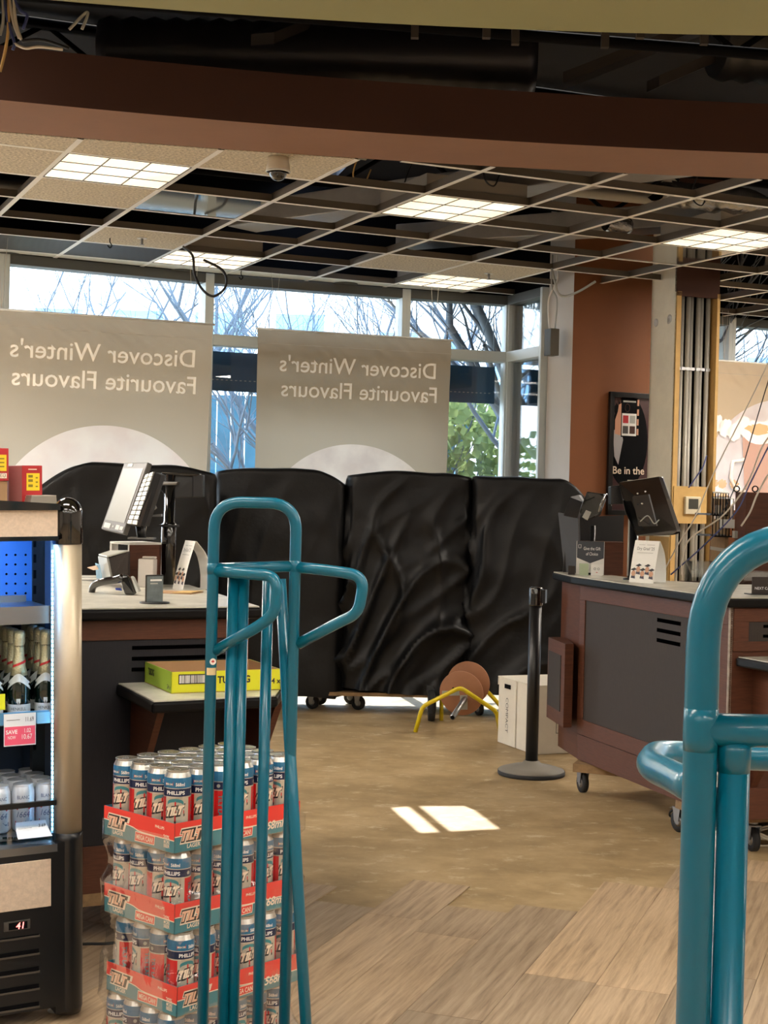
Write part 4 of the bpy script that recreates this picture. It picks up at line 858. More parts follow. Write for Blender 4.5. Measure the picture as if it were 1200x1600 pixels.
# tent card
def tent(base, rz, w, h, dpt, lb, mirror=False):
    e = empty('tent_card', base, rz, label=lb, cat='card sign'); mb = MB(); n = 8; L_, R_ = [], []
    # profile in local y (depth); bulging back
    prof = [(0, 0), (dpt * .18, h * .5), (dpt * .42, h)]; prof2 = [(dpt * .46, h), (dpt * .82, h * .72), (dpt * .98, h * .35), (dpt, 0)]
    for pr in (spl([(0, a, b) for a, b in prof], 5), spl([(0, a, b) for a, b in prof2], 5)):
        for a, b in zip(pr, pr[1:]):
            mb.slab([(0, a.y, a.z), (w, a.y, a.z), (w, b.y, b.z), (0, b.y, b.z)], (0, .0015, .0005), 'paper')
    mb.slab([(0, dpt * .42, h), (w, dpt * .42, h), (w, dpt * .46, h), (0, dpt * .46, h)], (0, 0, .001), 'paper')
    mb.slab([(0, 0, .001), (w, 0, .001), (w, dpt, .001), (0, dpt, .001)], (0, 0, .001), 'paper'); mb.build('folded_card', e)
    pr = spl([(0, a, b) for a, b in prof], 5)
    def on(x, y):
        t = max(0, min(1, y / h)) * (len(pr) - 1); i = min(int(t), len(pr) - 2); q = pr[i].lerp(pr[i + 1], t - i); return Vector((x, q.y - .0012, q.z))
    mb = MB(); mb.text("Dry Grad '25", h * .07, lambda x, y: on(w / 2 + x, h * .78 + y), 'bezel', align='C', wmax=w * .7)
    for x0, x1, yy in ((.18, .82, .71), (.2, .45, .9), (.52, .84, .9)): mb.poly([on(w * x0, h * yy), on(w * x1, h * yy), on(w * x1, h * yy + .002), on(w * x0, h * yy + .002)], 'lgrey')
    r = random.Random(3)
    for k in range(5):
        cx = w * (.14 + .18 * k); cy = h * (.22 + .10 * (k % 2)); rr = w * .085
        mb.add([on(cx + rr * cos(a * pi / 6), cy + rr * 1.2 * sin(a * pi / 6)) - Vector((0, .0004, 0)) for a in range(12)], [tuple(range(12))], 'print_face', False) if 0 else None
        mb.poly([on(cx + rr * cos(a * pi / 6), cy + rr * 1.2 * sin(a * pi / 6)) - Vector((0, .0006, 0)) for a in range(12)], mat('print_face', (196, 150, 122), .6))
        mb.poly([on(cx + x_ * w, cy + y_ * h) - Vector((0, .001, 0)) for x_, y_ in ((-.13, .085), (0, .06), (.13, .10), (.02, .135))], 'ink')
        mb.poly([on(cx - rr, max(.004, cy - rr * 1.1 - .05 * h)), on(cx + rr * 1.1, max(.004, cy - rr - .07 * h)), on(cx + rr * .8, cy - rr * .9), on(cx - rr * .8, cy - rr * .9)], mat('gown', (70, 66, 80), .7))
    mb.build('printing', e); return e
tq = onz(981, 909, TOPZ); tent(Vector((tq.x, tq.y - .03, TOPZ)), radians(-40), .130, .195, .115, 'white folded tent card with graduates, beside the right till monitor pole')
# closed sign
cq = at(1175, 926, 6.25); e = empty('closed_sign', Vector((cq.x, cq.y, TOPZ)), .2, label='small black CLOSED next cashier sign at the right edge on the right counter', cat='sign')
mb = MB(); mb.bx(0, .2, 0, .006, .002, .075, 'laminate'); mb.build('plate', e, bevel=.002); mb = MB(); mb.bx(-.012, .21, -.01, .05, 0, .004, 'black'); mb.build('foot', e)
mb = MB(); mb.text('CLOSED', .011, frame((.1, -.001, .045), (1, 0, 0), Z), 'white_ink', align='C'); mb.text('NEXT CASHIER PLEASE', .011, frame((.012, -.001, .022), (1, 0, 0), Z), 'white_ink', wmax=.176); mb.build('lettering', e)
# clear acrylic boxes and a dark tray behind
ac = glass_mat('acrylic', (.93, .95, .95), .10)
for k, (x, y, Y, w, h, lb) in enumerate([(1080, 902, 7.35, .12, .14, 'clear acrylic bin behind the hoop of the right hand truck, left one'), (1150, 900, 7.25, .22, .10, 'clear acrylic bin right of the first, on the counter behind the closed sign')]):
    p = at(x, y, Y); mb = MB(); z_ = 1.03
    for q in ((0, 0, w, .004), (0, .16, w, .004), (0, 0, .004, .16), (w, 0, .004, .16)): mb.bx(p.x + q[0], p.x + q[0] + q[2], p.y + q[1], p.y + q[1] + q[3], z_, z_ + h, ac)
    mb.build('acrylic_bin', label=lb, cat='bin')
p = at(1082, 905, 7.3); mb = MB(); mb.bx(p.x, p.x + .34, p.y, p.y + .3, .97, 1.03, 'wood'); mb.bx(p.x, p.x + .6, p.y + .3, p.y + .32, .2, 1.06, 'wood'); mb.build('low_cabinet', label='low dark wood cabinet behind the right counter supporting clear bins', cat='cabinet')
# ------------------------------------------------------------------ left counter
A = Vector((-.985, 4.655, 0)); B = Vector((-.397, 4.955, 0)); Cc = Vector((-.77, 6.0, 0)); D = Vector((-1.5, 6.15, 0)); E_ = Vector((-1.45, 5.3, 0))
tp = [A, B, Cc, D, E_]; cen = Vector((-1.0, 5.4, 0)); LO = B.copy()
root = empty('checkout_counter', LO, label='dark cherry wood checkout counter at the left behind the beer stack, with a lower shelf', cat='counter')
mb = MB(); mb.prism([p - LO for p in tp], 1.040, 1.077, 'nosing'); mb.build('nosing', root, bevel=.010, seg=3)
mb = MB(); mb.prism([p - LO + (cen - p).normalized() * .012 for p in tp], 1.0765, 1.0805, 'top'); mb.build('worktop', root)
fd = (B - A).normalized(); fo = Vector((fd.y, -fd.x, 0)); FO = B - fo * .045 - fd * .03 - LO     # front face origin at right end, going left
rd = (Cc - B).normalized()
body = [FO, FO - fd * .60, FO - fd * .95 - fo * .5, FO - fd * .95 - fo * .9, FO + rd * 1.0]
mb = MB(); mb.prism(body, .17, 1.04, 'laminate'); mb.build('carcass', root)
def ff(mb, s0, s1, z0, z1, t, mt): mb.slab([FO - fd * s0 + Z * z0, FO - fd * s1 + Z * z0, FO - fd * s1 + fo * t + Z * z0, FO - fd * s0 + fo * t + Z * z0][::-1], (0, 0, z1 - z0), mt)
mb = MB(); ff(mb, 0, .60, .975, 1.038, .010, 'wood_h'); ff(mb, 0, .05, .84, .975, .010, 'wood'); mb.build('wood_band', root, bevel=.0015)
mb = MB(); ff(mb, .04, .60, .32, .974, .005, mat('charcoal_laminate_dark', (34, 33, 38), .6, spec=.25, var=.15, vscale=60, stretch=(6, 6, .5))); mb.build('dark_panel', root)
mb = MB()
for z in (.955, .920, .885): ff(mb, .05, .40, z - .012, z, .008, 'void')
mb.build('vent_slot', root)
mb = MB(); ff(mb, 0, .60, .17, .32, .012, 'wood_h'); mb.build('kick_board', root, bevel=.001)
mb = MB(); ff(mb, 0, .60, .13, .17, .012, 'ply'); mb.prism([p + Z * 0 for p in body], .13, .17, 'ply'); mb.build('dolly_board', root)
sw = [FO - fd * .47, FO - fd * .47 + fo * .26, FO - fd * .40 + fo * .33, FO - fd * .0 + fo * .36, FO + fd * .05 + fo * .30, FO + fd * .05]
sw = [at(181, 1068, 4.78) - LO, onz(181, 1070, .837) - LO, onz(238, 1096, .837) - LO, onz(434, 1087, .837) - LO, onz(441, 1078, .837) - LO, FO + fd * .03]
for p in sw: p.z = 0
sw[0] = FO - fd * .45 - fo * .0; sw[1] = sw[0] + fo * .03
mb = MB(); mb.prism(sw, .800, .834, 'nosing'); s_ = mb.build('bagging_shelf', root, bevel=.009, seg=3)
c_ = sum(sw, Vector()) / len(sw); mb = MB(); mb.prism([p + (c_ - p).normalized() * .010 for p in sw], .8335, .8375, 'top'); mb.build('shelf_top', s_)
for s0 in (.40, .012):
    mb = MB(); q = FO - fd * s0; mb.slab([q + Z * .50, q + fo * .08 + Z * .50, q + fo * .29 + Z * .80, q + Z * .80], fd * .022, 'wood'); mb.build('shelf_bracket', root)
for sx_, t_ in ((.3, .15), (.35, .75)):
    q = FO - fd * sx_ - fo * t_; caster(root, q.x, q.y, .045, .3, .13)

# shallow green tray on the shelf
zf = .8375; fl = onz(267, 1084, zf); bl = onz(226, 1066, zf); fr = onz(438, 1078, zf); ux = (fr - fl); W_ = ux.length; ux.normalize(); uy = (bl - fl); D_ = uy.length * 1.0; uy.normalize()
e = empty('beer_tray', fl, label='empty shallow yellow-green cardboard beer tray on the shelf of the left counter', cat='tray'); H_ = .066
mb = MB(); W3 = lambda x, y, z: ux * x + uy * y + Z * z
def panel(mb, a, b, mt, mi, t=.003):
    d = (b - a).normalized(); n = d.cross(Z)
    mb.slab([a, b, b + Z * H_, a + Z * H_], n * t, mt)
cnr = [W3(0, 0, 0), W3(W_, 0, 0), W3(W_, D_, 0), W3(0, D_, 0)]
mb = MB(); mb.slab(cnr, (0, 0, .003), 'brown_card')
inn = [W3(.003, .003, 0), W3(W_ - .003, .003, 0), W3(W_ - .003, D_ - .003, 0), W3(.003, D_ - .003, 0)]
for k in range(4): mb.slab([inn[k], inn[(k + 1) % 4], inn[(k + 1) % 4] + Z * H_, inn[k] + Z * H_], (inn[(k + 2) % 4] - inn[(k + 1) % 4]).normalized() * .002, 'brown_card')
mb.build('inner_card', e)
mb = MB()
for k in range(4): mb.slab([cnr[k], cnr[(k + 1) % 4], cnr[(k + 1) % 4] + Z * H_, cnr[k] + Z * H_], (cnr[(k + 2) % 4] - cnr[(k + 1) % 4]).normalized() * .0028, ['yellow', 'lime', 'yellow', 'lime'][k])
mb.build('outer_card', e)
fo2 = Vector((ux.y, -ux.x, 0)); mb = MB(); O_ = fo2 * .001
mb.slab([W3(.023, 0, .028) + O_, W3(.138, 0, .028) + O_, W3(.138, 0, .058) + O_, W3(.023, 0, .058) + O_], fo2 * .0005, 'ink'); mb.slab([W3(.026, 0, .031) + O_ * 1.6, W3(.135, 0, .031) + O_ * 1.6, W3(.135, 0, .055) + O_ * 1.6, W3(.026, 0, .055) + O_ * 1.6], fo2 * .0003, 'paper')
r_ = random.Random(2); x = .030
while x < .128:
    w_ = r_.choice([.0012, .002, .003]); mb.slab([W3(x, 0, .031) + O_ * 2.2, W3(x + w_, 0, .031) + O_ * 2.2, W3(x + w_, 0, .055) + O_ * 2.2, W3(x, 0, .055) + O_ * 2.2], fo2 * .0002, 'bezel'); x += w_ + r_.choice([.001, .002, .003])
mb.build('barcode', e)
mb = MB(); mb.text('TUBORG', .021, frame(W3(.148, 0, .028) + O_, ux, Z), 'ink', bold=.03, wmax=.107); mb.text('24 x', .016, frame(W3(W_ - .042, 0, .022) + O_, ux, Z), 'ink', bold=.02)
ox = ux * -1 * .001; mb.text('TUBORG', .020, frame(W3(0, D_ - .04, .032) + ox, -uy, Z), 'ink', bold=.03, wmax=.065); mb.text('24 x', .013, frame(W3(0, .038, .012) + ox, -uy, Z), 'ink', bold=.02); mb.build('lettering', e)

# things on the left counter
TZ = 1.0805
mp_ = Vector((at(216, 905, 5.9).x, 5.9, TZ))
bxl = onz(203, 912, TZ); e = None
mb = MB(); b_o = Vector((at(202, 905, 5.86).x, 5.86, TZ)); ww = .118; hh = .165
for s_ in ((0, 0, .012, .2), (ww - .0, 0, .01, .2)): pass
a0 = Vector((at(201, 905, 5.83).x, 5.83, 0)); a1 = Vector((at(251, 905, 5.95).x, 5.95, 0)); ul = Vector((-.55, .83, 0)).normalized()
e = empty('till_box', (a0.x, a0.y, TZ), label='dark wooden box with white top under the left till monitor', cat='box'); q0 = Vector(); q1 = Vector((a1.x - a0.x, a1.y - a0.y, 0)); q2 = q1 + ul * .2; q3 = ul * .075
ph = .160
mb = MB(); mb.slab([q0, q1, q1 + ul * .01, q0 + ul * .01], (0, 0, ph), 'wood'); mb.slab([q1 - q1.normalized() * .01, q1, q1 + ul * .14, q1 - q1.normalized() * .01 + ul * .14], (0, 0, ph), 'wood'); mb.build('body', e)
mb = MB(); sd_ = (at(172, 841, 5.95) - e.location); sd_.z = 0
mb.slab([q0 + Z * ph, q1 + Z * ph, q1 + sd_ + Z * ph, sd_ + Z * ph], (0, 0, .008), 'paper'); mb.slab([sd_, sd_ + Vector((.008, 0, 0)), sd_ + Vector((.008, .0, ph)), sd_ + Z * ph], (0, .14, 0), 'paper'); mb.slab([q0 + Z * (ph - .10), q0 + Z * ph, q0 + Vector((-.006, 0, ph)), q0 + Vector((-.006, 0, ph - .10))], (0, .1, 0), 'paper'); mb.build('white_edge', e)
# receipt printer
pr = Vector((at(172, 905, 5.78).x, 5.78, TZ)); e = empty('receipt_printer', pr, label='grey and black receipt printer with paper hanging out, left counter', cat='printer'); r_ = lambda x, y, Y: at(x, y, Y) - pr
mb = MB(); q = [r_(167, 872, 5.72), r_(200, 862, 5.76), r_(200, 900, 5.76), r_(174, 906, 5.72)]; mb.slab(q, (-.01, .16, 0), 'laminate'); mb.build('casing', e, bevel=.003)
mb = MB(); mb.slab([r_(153, 869, 5.82), r_(167, 872, 5.70), r_(174, 906, 5.70), r_(158, 905, 5.82)], (.006, .05, 0), 'lgrey'); mb.slab([r_(154, 868, 5.82), r_(172, 862, 5.92), r_(200, 862, 5.76), r_(167, 871, 5.70)], (0, .0, .006), 'lgrey'); mb.build('front_cover', e, bevel=.002)
mb = MB(); mb.slab([r_(150, 880, 5.80), r_(156, 882, 5.76), r_(160, 904, 5.76), r_(152, 904, 5.80)], (-.004, .004, 0), mat('blue_tint_plastic', (120, 165, 195), .3)); mb.slab([r_(136, 887, 5.74), r_(150, 884, 5.78), r_(153, 890, 5.76), r_(146, 891, 5.74)], (0, .02, .001), mat('receipt_paper', (198, 172, 148), .8)); mb.build('paper_slip', e)
# monitor with key strip
e = empty('till_monitor', mp_, label='tilted grey framed till touchscreen facing left, with white key strip, on the left counter', cat='monitor'); r_ = lambda x, y, Y: at(x, y, Y) - mp_
tl, tr, br, bl = r_(194, 723, 5.98), r_(231, 722, 5.80), r_(192, 834, 5.72), r_(157.5, 826, 5.90)
nrm = (tr - tl).cross(bl - tl).normalized(); nrm = nrm if nrm.dot(Vector((0, 1, 0))) > 0 else -nrm
mb = MB(); mb.slab([bl, br, tr, tl], nrm * .022, 'bezel'); mb.build('housing', e, bevel=.004)
Lp = lambda a, b, off=-.001: (tl * (1 - a) + tr * a) * (1 - b) + (bl * (1 - a) + br * a) * b + nrm * off
mb = MB(); mb.slab([Lp(.08, .86), Lp(.92, .86), Lp(.92, .09), Lp(.08, .09)], nrm * -.0008, mat('dusty_screen', (104, 104, 96), .3)); mb.build('screen', e)
mb = MB(); 
for q in ((.1, .90, .38, .97), (.62, .90, .78, .965), (.80, .91, .94, .96), (.22, .02, .42, .065), (.48, .92, .52, .945)): mb.slab([Lp(q[0], q[3]), Lp(q[2], q[3]), Lp(q[2], q[1]), Lp(q[0], q[1])], nrm * -.001, 'lgrey')
mb.build('sticker', e)
mb = MB(); kt, kt2, kb2, kb = r_(228, 742, 5.80), r_(242, 737, 5.74), r_(215, 821, 5.66), r_(199, 819, 5.70)
kn = (kt2 - kt).cross(kb - kt).normalized(); kn = kn if kn.y > 0 else -kn
mb.slab([kb, kb2, kt2, kt], kn * .012, 'laminate'); mb.build('key_strip', e)
Kp = lambda a, b, off=-.001: (kt * (1 - a) + kt2 * a) * (1 - b) + (kb * (1 - a) + kb2 * a) * b + kn * off
mb = MB()
for k in range(11):
    for c in range(2): a = c * .5 + .06; b = k / 11 + .012; mb.slab([Kp(a, b + .07), Kp(a + .38, b + .07), Kp(a + .38, b), Kp(a, b)], -kn * .004, 'white')
mb.build('keys', e)
mb = MB(); mb.slab([r_(243, 738, 5.72), r_(252, 742, 5.76), r_(226, 823, 5.72), r_(212, 820, 5.66)], (.01, .05, 0), 'black'); mb.build('reader_slab', e, bevel=.002)
mb = MB(); mb.tube([r_(218, 818, 5.86), r_(222, 842, 5.86)], .018, 'black', 12); mb.box(r_(222, 841, 5.86), (.10, .08, .006), 'steel'); mb.build('stand', e)
mb = MB(); mb.tube([r_(233, 800, 5.9), r_(226, 838, 5.85)], .0015, 'lgrey', 5); mb.build('wire', e)
# pole with bracket arm
pp = Vector((at(262, 912, 6.0).x, 6.0, TZ)); e = empty('till_pole', pp, label='thick black pole with horizontal arm and box behind the left till monitor', cat='pole'); r_ = lambda x, y, Y: at(x, y, Y) - pp
mb = MB(); mb.lathe([(.03, 0), (.03, .24), (.027, .245), (.022, .25), (.022, .44)], (0, 0, 0), 'gloss_black', 20); mb.build('post', e)
mb = MB(); mb.slab([r_(246, 742, 6.0), r_(312, 741, 6.02), r_(313, 777, 6.02), r_(262, 778, 6.0), r_(248, 762, 6.0)], (0, .05, 0), 'black'); mb.slab([r_(252, 738, 5.99), r_(312, 740, 6.0), r_(312, 744, 6.0), r_(252, 742, 5.99)], (0, .06, 0), 'gloss_black'); mb.slab([r_(238, 752, 5.92), r_(278, 753, 5.95), r_(275, 758, 5.95), r_(245, 758, 5.92)], (0, .06, 0), 'steel'); mb.slab([r_(301, 741, 6.0), r_(317, 742, 6.0), r_(317, 777, 6.0), r_(301, 777, 6.0)], (0, .07, 0), 'black'); mb.build('arm', e, bevel=.003)
mb = MB(); mb.slab([r_(232, 805, 5.95), r_(252, 803, 5.95), r_(252, 807, 5.95), r_(232, 808, 5.95)], (0, .04, 0), 'steel'); mb.box((0, 0, .235), (.075, .06, .008), 'black'); mb.slab([r_(236, 785, 5.97), r_(240, 783, 5.97), r_(245, 794, 5.97), r_(241, 797, 5.97)], (0, .01, 0), 'lgrey'); mb.build('clamp', e)
# scanner
sp = onz(205, 930, TZ); e = empty('barcode_scanner', Vector((sp.x, sp.y, TZ)), label='black handheld barcode scanner lying on the left counter', cat='scanner'); r_ = lambda x, y, Y: at(x, y, Y) - e.location
Y0 = sp.y
mb = MB()
path = spl([r_(143, 927, Y0 + .1), r_(147, 915, Y0 + .08), r_(160, 909, Y0 + .05), r_(180, 906, Y0 + .02), r_(192, 903, Y0)], 6)
mb.tube(path, .012, 'gloss_black', 14, r1=.016); mb.tube(path[:5], .011, 'gloss_black', 10); mb.build('handle', e)
mb = MB(); mb.slab([r_(186, 902, Y0), r_(193, 898, Y0), r_(201, 899, Y0), r_(215, 926, Y0 - .02), r_(209, 930, Y0 - .02), r_(195, 929, Y0), r_(191, 915, Y0)], (-.01, .05, 0), 'gloss_black'); mb.build('scan_head', e, bevel=.006, seg=3)
mb = MB(); mb.slab([r_(204, 901, Y0 - .01), r_(207, 903, Y0 - .01), r_(217, 925, Y0 - .03), r_(213, 926, Y0 - .03)], (0, .05, 0), 'lgrey'); mb.build('window_rim', e)
mb = MB(); mb.slab([r_(180, 919, Y0), r_(188, 919, Y0), r_(190, 923, Y0), r_(181, 922, Y0)], (0, .02, 0), mat('blue_trigger', (40, 60, 140), .4)); mb.build('trigger', e)
mb = MB(); mb.tube(spl([r_(144, 925, Y0 + .1), r_(132, 928, Y0 + .12), r_(115, 932, Y0 + .1), r_(95, 934, Y0)]), .0035, 'lgrey', 6); mb.build('cord', e)
# white holder, sign, tent card, papers
hp = onz(228, 918, TZ); mb = MB(); mb.box((0, 0, .055), (.062, .05, .11), 'offwhite'); mb.box((.004, .01, .115), (.052, .03, .008), 'offwhite'); o = mb.build('napkin_holder', label='small off-white upright holder in front of the brown till box', cat='holder', bevel=.006); o.location = (hp.x, hp.y + .03, TZ); o.rotation_euler.z = -.15
sq = onz(229, 943, TZ); e = empty('counter_sign', Vector((sq.x, sq.y, TZ)), radians(38), label='small upright grey sign plate in a stand at the front of the left counter', cat='sign')
mb = MB(); mb.bx(0, .062, 0, .005, .004, .092, mat('sign_slate', (96, 106, 108), .35, var=.2, vscale=30)); mb.bx(-.004, .0, -.001, .006, .004, .094, 'gloss_black'); mb.bx(-.004, .062, -.001, .006, .090, .095, 'black'); mb.build('plate', e, bevel=.002); mb = MB(); mb.lathe([(.05, 0), (.05, .004), (.045, .005)], (.03, .0, 0), 'black', 20); mb.build('foot', e)
mb = MB(); mb.bx(.012, .055, -.0012, -.0006, .074, .080, 'white'); mb.bx(.012, .040, -.0012, -.0006, .064, .068, 'lgrey'); mb.build('printing', e)
tq = onz(266, 921, TZ); tent(Vector((tq.x, tq.y + .06, TZ)), radians(-60), .10, .185, .115, 'white folded tent card with graduates, on the left counter beside the black pole')
for k, (x, y, a, lb) in enumerate([(240, 926, -.2, 'open tan paper booklet lying under the tent card, left counter'), ]):
    p = onz(x, y, TZ + .002); mb = MB(); mb.slab([Vector((0, 0, 0)), Vector((.14, -.02, 0)), Vector((.17, .1, 0)), Vector((.02, .13, 0))], (0, 0, .003), 'brown_card'); mb.slab([Vector((.07, -.01, .003)), Vector((.14, -.02, .006)), Vector((.17, .1, .006)), Vector((.09, .11, .003))], (0, 0, .0015), 'tan'); o = mb.build('paper_booklet', label=lb, cat='booklet'); o.location = (p.x, p.y, TZ)
p = onz(135, 905, TZ); mb = MB(); mb.box((0, 0, .004), (.24, .16, .007), 'paper'); mb.box((.01, .01, .010), (.2, .13, .004), 'lgrey'); o = mb.build('paper_pad', label='flat white pad of paper on the left counter, behind the fridge post', cat='paper'); o.location = (p.x, p.y, TZ); o.rotation_euler.z = .3

# ------------------------------------------------------------------ hand trucks
def truck(name, lb, Yc, xl, full):
    X0 = xl; root = empty(name, (X0, Yc, 0), label=lb, cat='hand truck'); r = .0127; Wd = .181; top = 1.436
    return root, r, Wd, top
xl = at(334, 850, 3.3).x
root, r, Wd, top = truck('hand_truck', 'tall teal tubular hand truck with two D shaped handles, in front of the beer stack', 3.3, xl, True)
r_ = lambda x, y, Y: at(x, y, Y) - root.location
mb = MB(); mb.tube(fil([(0, 0, .10), (0, 0, top), (Wd, 0, top), (Wd, 0, .10)], .062, 8), r, 'teal', 18); mb.build('hoop', root)
mb = MB(); mb.tube([(0, .0, 1.288), (Wd, .0, 1.298)], r * .98, 'teal', 16); mb.build('crossbar', root)
mb = MB(); mb.tube(fil([r_(336, 892, 3.30), r_(392, 897, 3.26), r_(434, 900, 3.22), r_(430, 958, 3.22), r_(405, 978, 3.24), r_(336, 1017, 3.30)], .05, 8), r * .98, 'teal', 16); mb.build('handle', root)
mb = MB(); mb.tube(fil([r_(463, 886, 3.30), r_(520, 892, 3.27), r_(570, 900, 3.25), r_(560, 958, 3.25), r_(530, 972, 3.27), r_(466, 1006, 3.30)], .05, 8), r * .98, 'teal', 16); mb.build('handle', root)
for x, Y, z1 in ((364, 3.31, 1.275), (380, 3.315, 1.275), (418.5, 3.33, 1.28)):
    q = r_(x, 930, Y); mb = MB(); mb.tube([(q.x, q.y, .12), (q.x, q.y, z1)], r, 'teal', 16); mb.build('upright', root)
q0, q1 = r_(438, 905, 3.34), r_(478, 1600, 3.24); mb = MB(); mb.tube([q0, q0 + (q1 - q0) * 1.15], r, 'teal', 16); mb.build('slanted_brace', root)
mb = MB(); mb.bx(-.03, Wd + .05, -.08, .03, .10, .115, 'teal'); mb.bx(-.05, Wd + .07, -.30, -.04, .012, .022, 'teal'); mb.bx(-.03, Wd + .05, -.05, -.035, .012, .115, 'teal'); mb.build('toe_plate', root)
for s_ in (-.09, Wd + .10): caster(root, s_, .01, .07, 0, .12)
weld = mat('teal_weld', (30, 105, 120), .45, bump=.6, bscale=120)
mb = MB()
for q in ((0, -.0, 1.288), (Wd, 0, 1.298)): mb.lathe([(.0128, -.012), (.0138, 0), (.0128, .012)], q, 'teal', 16)
mb.build('weld_collar', root)
mb = MB(); sq_ = r_(341, 1033, 3.3); a0 = [(sin(t) * .0131, -cos(t) * .0131) for t in [(-.9 + 1.8 * k / 8) + .25 for k in range(9)]]
for (a, b), (c, d) in zip(a0, a0[1:]): mb.add([(a, b, sq_.z - .030), (c, d, sq_.z - .030), (c, d, sq_.z - .014), (a, b, sq_.z - .014)], [(0, 1, 2, 3)], mat('masking_tape', (216, 196, 150), .8))
mb.build('tape', root)
mb = MB(); mb.lathe([(.0002, 0), (.0072, 0), (.0072, .0006)], (.0055, -.0127, sq_.z), 'paper', 20, axis=(.4, -1, 0)); 
lf = [(0, 1), (.18, .55), (.5, .7), (.42, .25), (.9, .3), (.75, -.05), (.5, -.35), (.12, -.3), (.1, -.8), (-.1, -.8), (-.12, -.3), (-.5, -.35), (-.75, -.05), (-.9, .3), (-.42, .25), (-.5, .7), (-.18, .55)]
ax_ = Vector((.93, .37, 0)); oo = Vector((.0055, -.0127, sq_.z)) + Vector((.37, -.93, 0)) * .0009
mb.poly([oo + ax_ * a * .0045 + Z * b * .0045 for a, b in lf][::-1], 'inkred'); mb.build('maple_sticker', root)
xr = at(1096, 1100, 1.12).x
root, r, Wd, top = truck('hand_truck', 'large blurred-close teal tubular hand truck cut by the right edge of the view', 1.12, xr, False)
r_ = lambda x, y, Y: at(x, y, Y) - root.location
root['label'] = 'close teal tubular hand truck hoop at the right edge of the view'
mb = MB(); mb.tube(fil([(0, 0, .10), (0, 0, top), (Wd, 0, top), (Wd, 0, .10)], .085, 12), r, 'teal', 28); mb.build('hoop', root)
mb = MB(); mb.tube([(0, .0, 1.290), (Wd, .0, 1.290)], r * .98, 'teal', 24); mb.build('crossbar', root)
mb = MB(); mb.tube([(.026, .004, .12), (.026, .004, 1.286)], r * .98, 'teal', 24); mb.build('upright', root)
mb = MB(); mb.tube([(.12, .004, .12), (.12, .004, 1.286)], r * .98, 'teal', 24); mb.build('upright', root)
mb = MB(); mb.tube(fil([r_(1094, 1238, 1.135), r_(1058, 1216, 1.19), r_(1014, 1196, 1.26), r_(1026, 1178, 1.36), r_(1080, 1180, 1.40), r_(1210, 1184, 1.44), r_(1330, 1190, 1.46), r_(1380, 1240, 1.3), r_(1473, 1300, 1.14)], .045, 8), r * 1.0, 'teal', 24); mb.build('handle', root)
mb = MB(); mb.lathe([(.0128, -.016), (.0132, -.006), (.0132, .006), (.0128, .016)], (0, 0, 1.290), 'teal', 24); mb.lathe([(.0126, -.012), (.0131, .004), (.0131, .010)], (.026, .004, 1.270), 'teal', 24); mb.build('weld_collar', root)
mb = MB(); mb.bx(-.03, Wd + .03, -.02, .06, .10, .115, 'teal'); mb.bx(-.05, Wd + .05, -.02, .26, .012, .022, 'teal'); mb.bx(-.03, Wd + .03, .03, .045, .012, .115, 'teal'); mb.build('toe_plate', root)
for s_ in (-.07, Wd + .07): caster(root, s_, .01, .07, 0, .12)

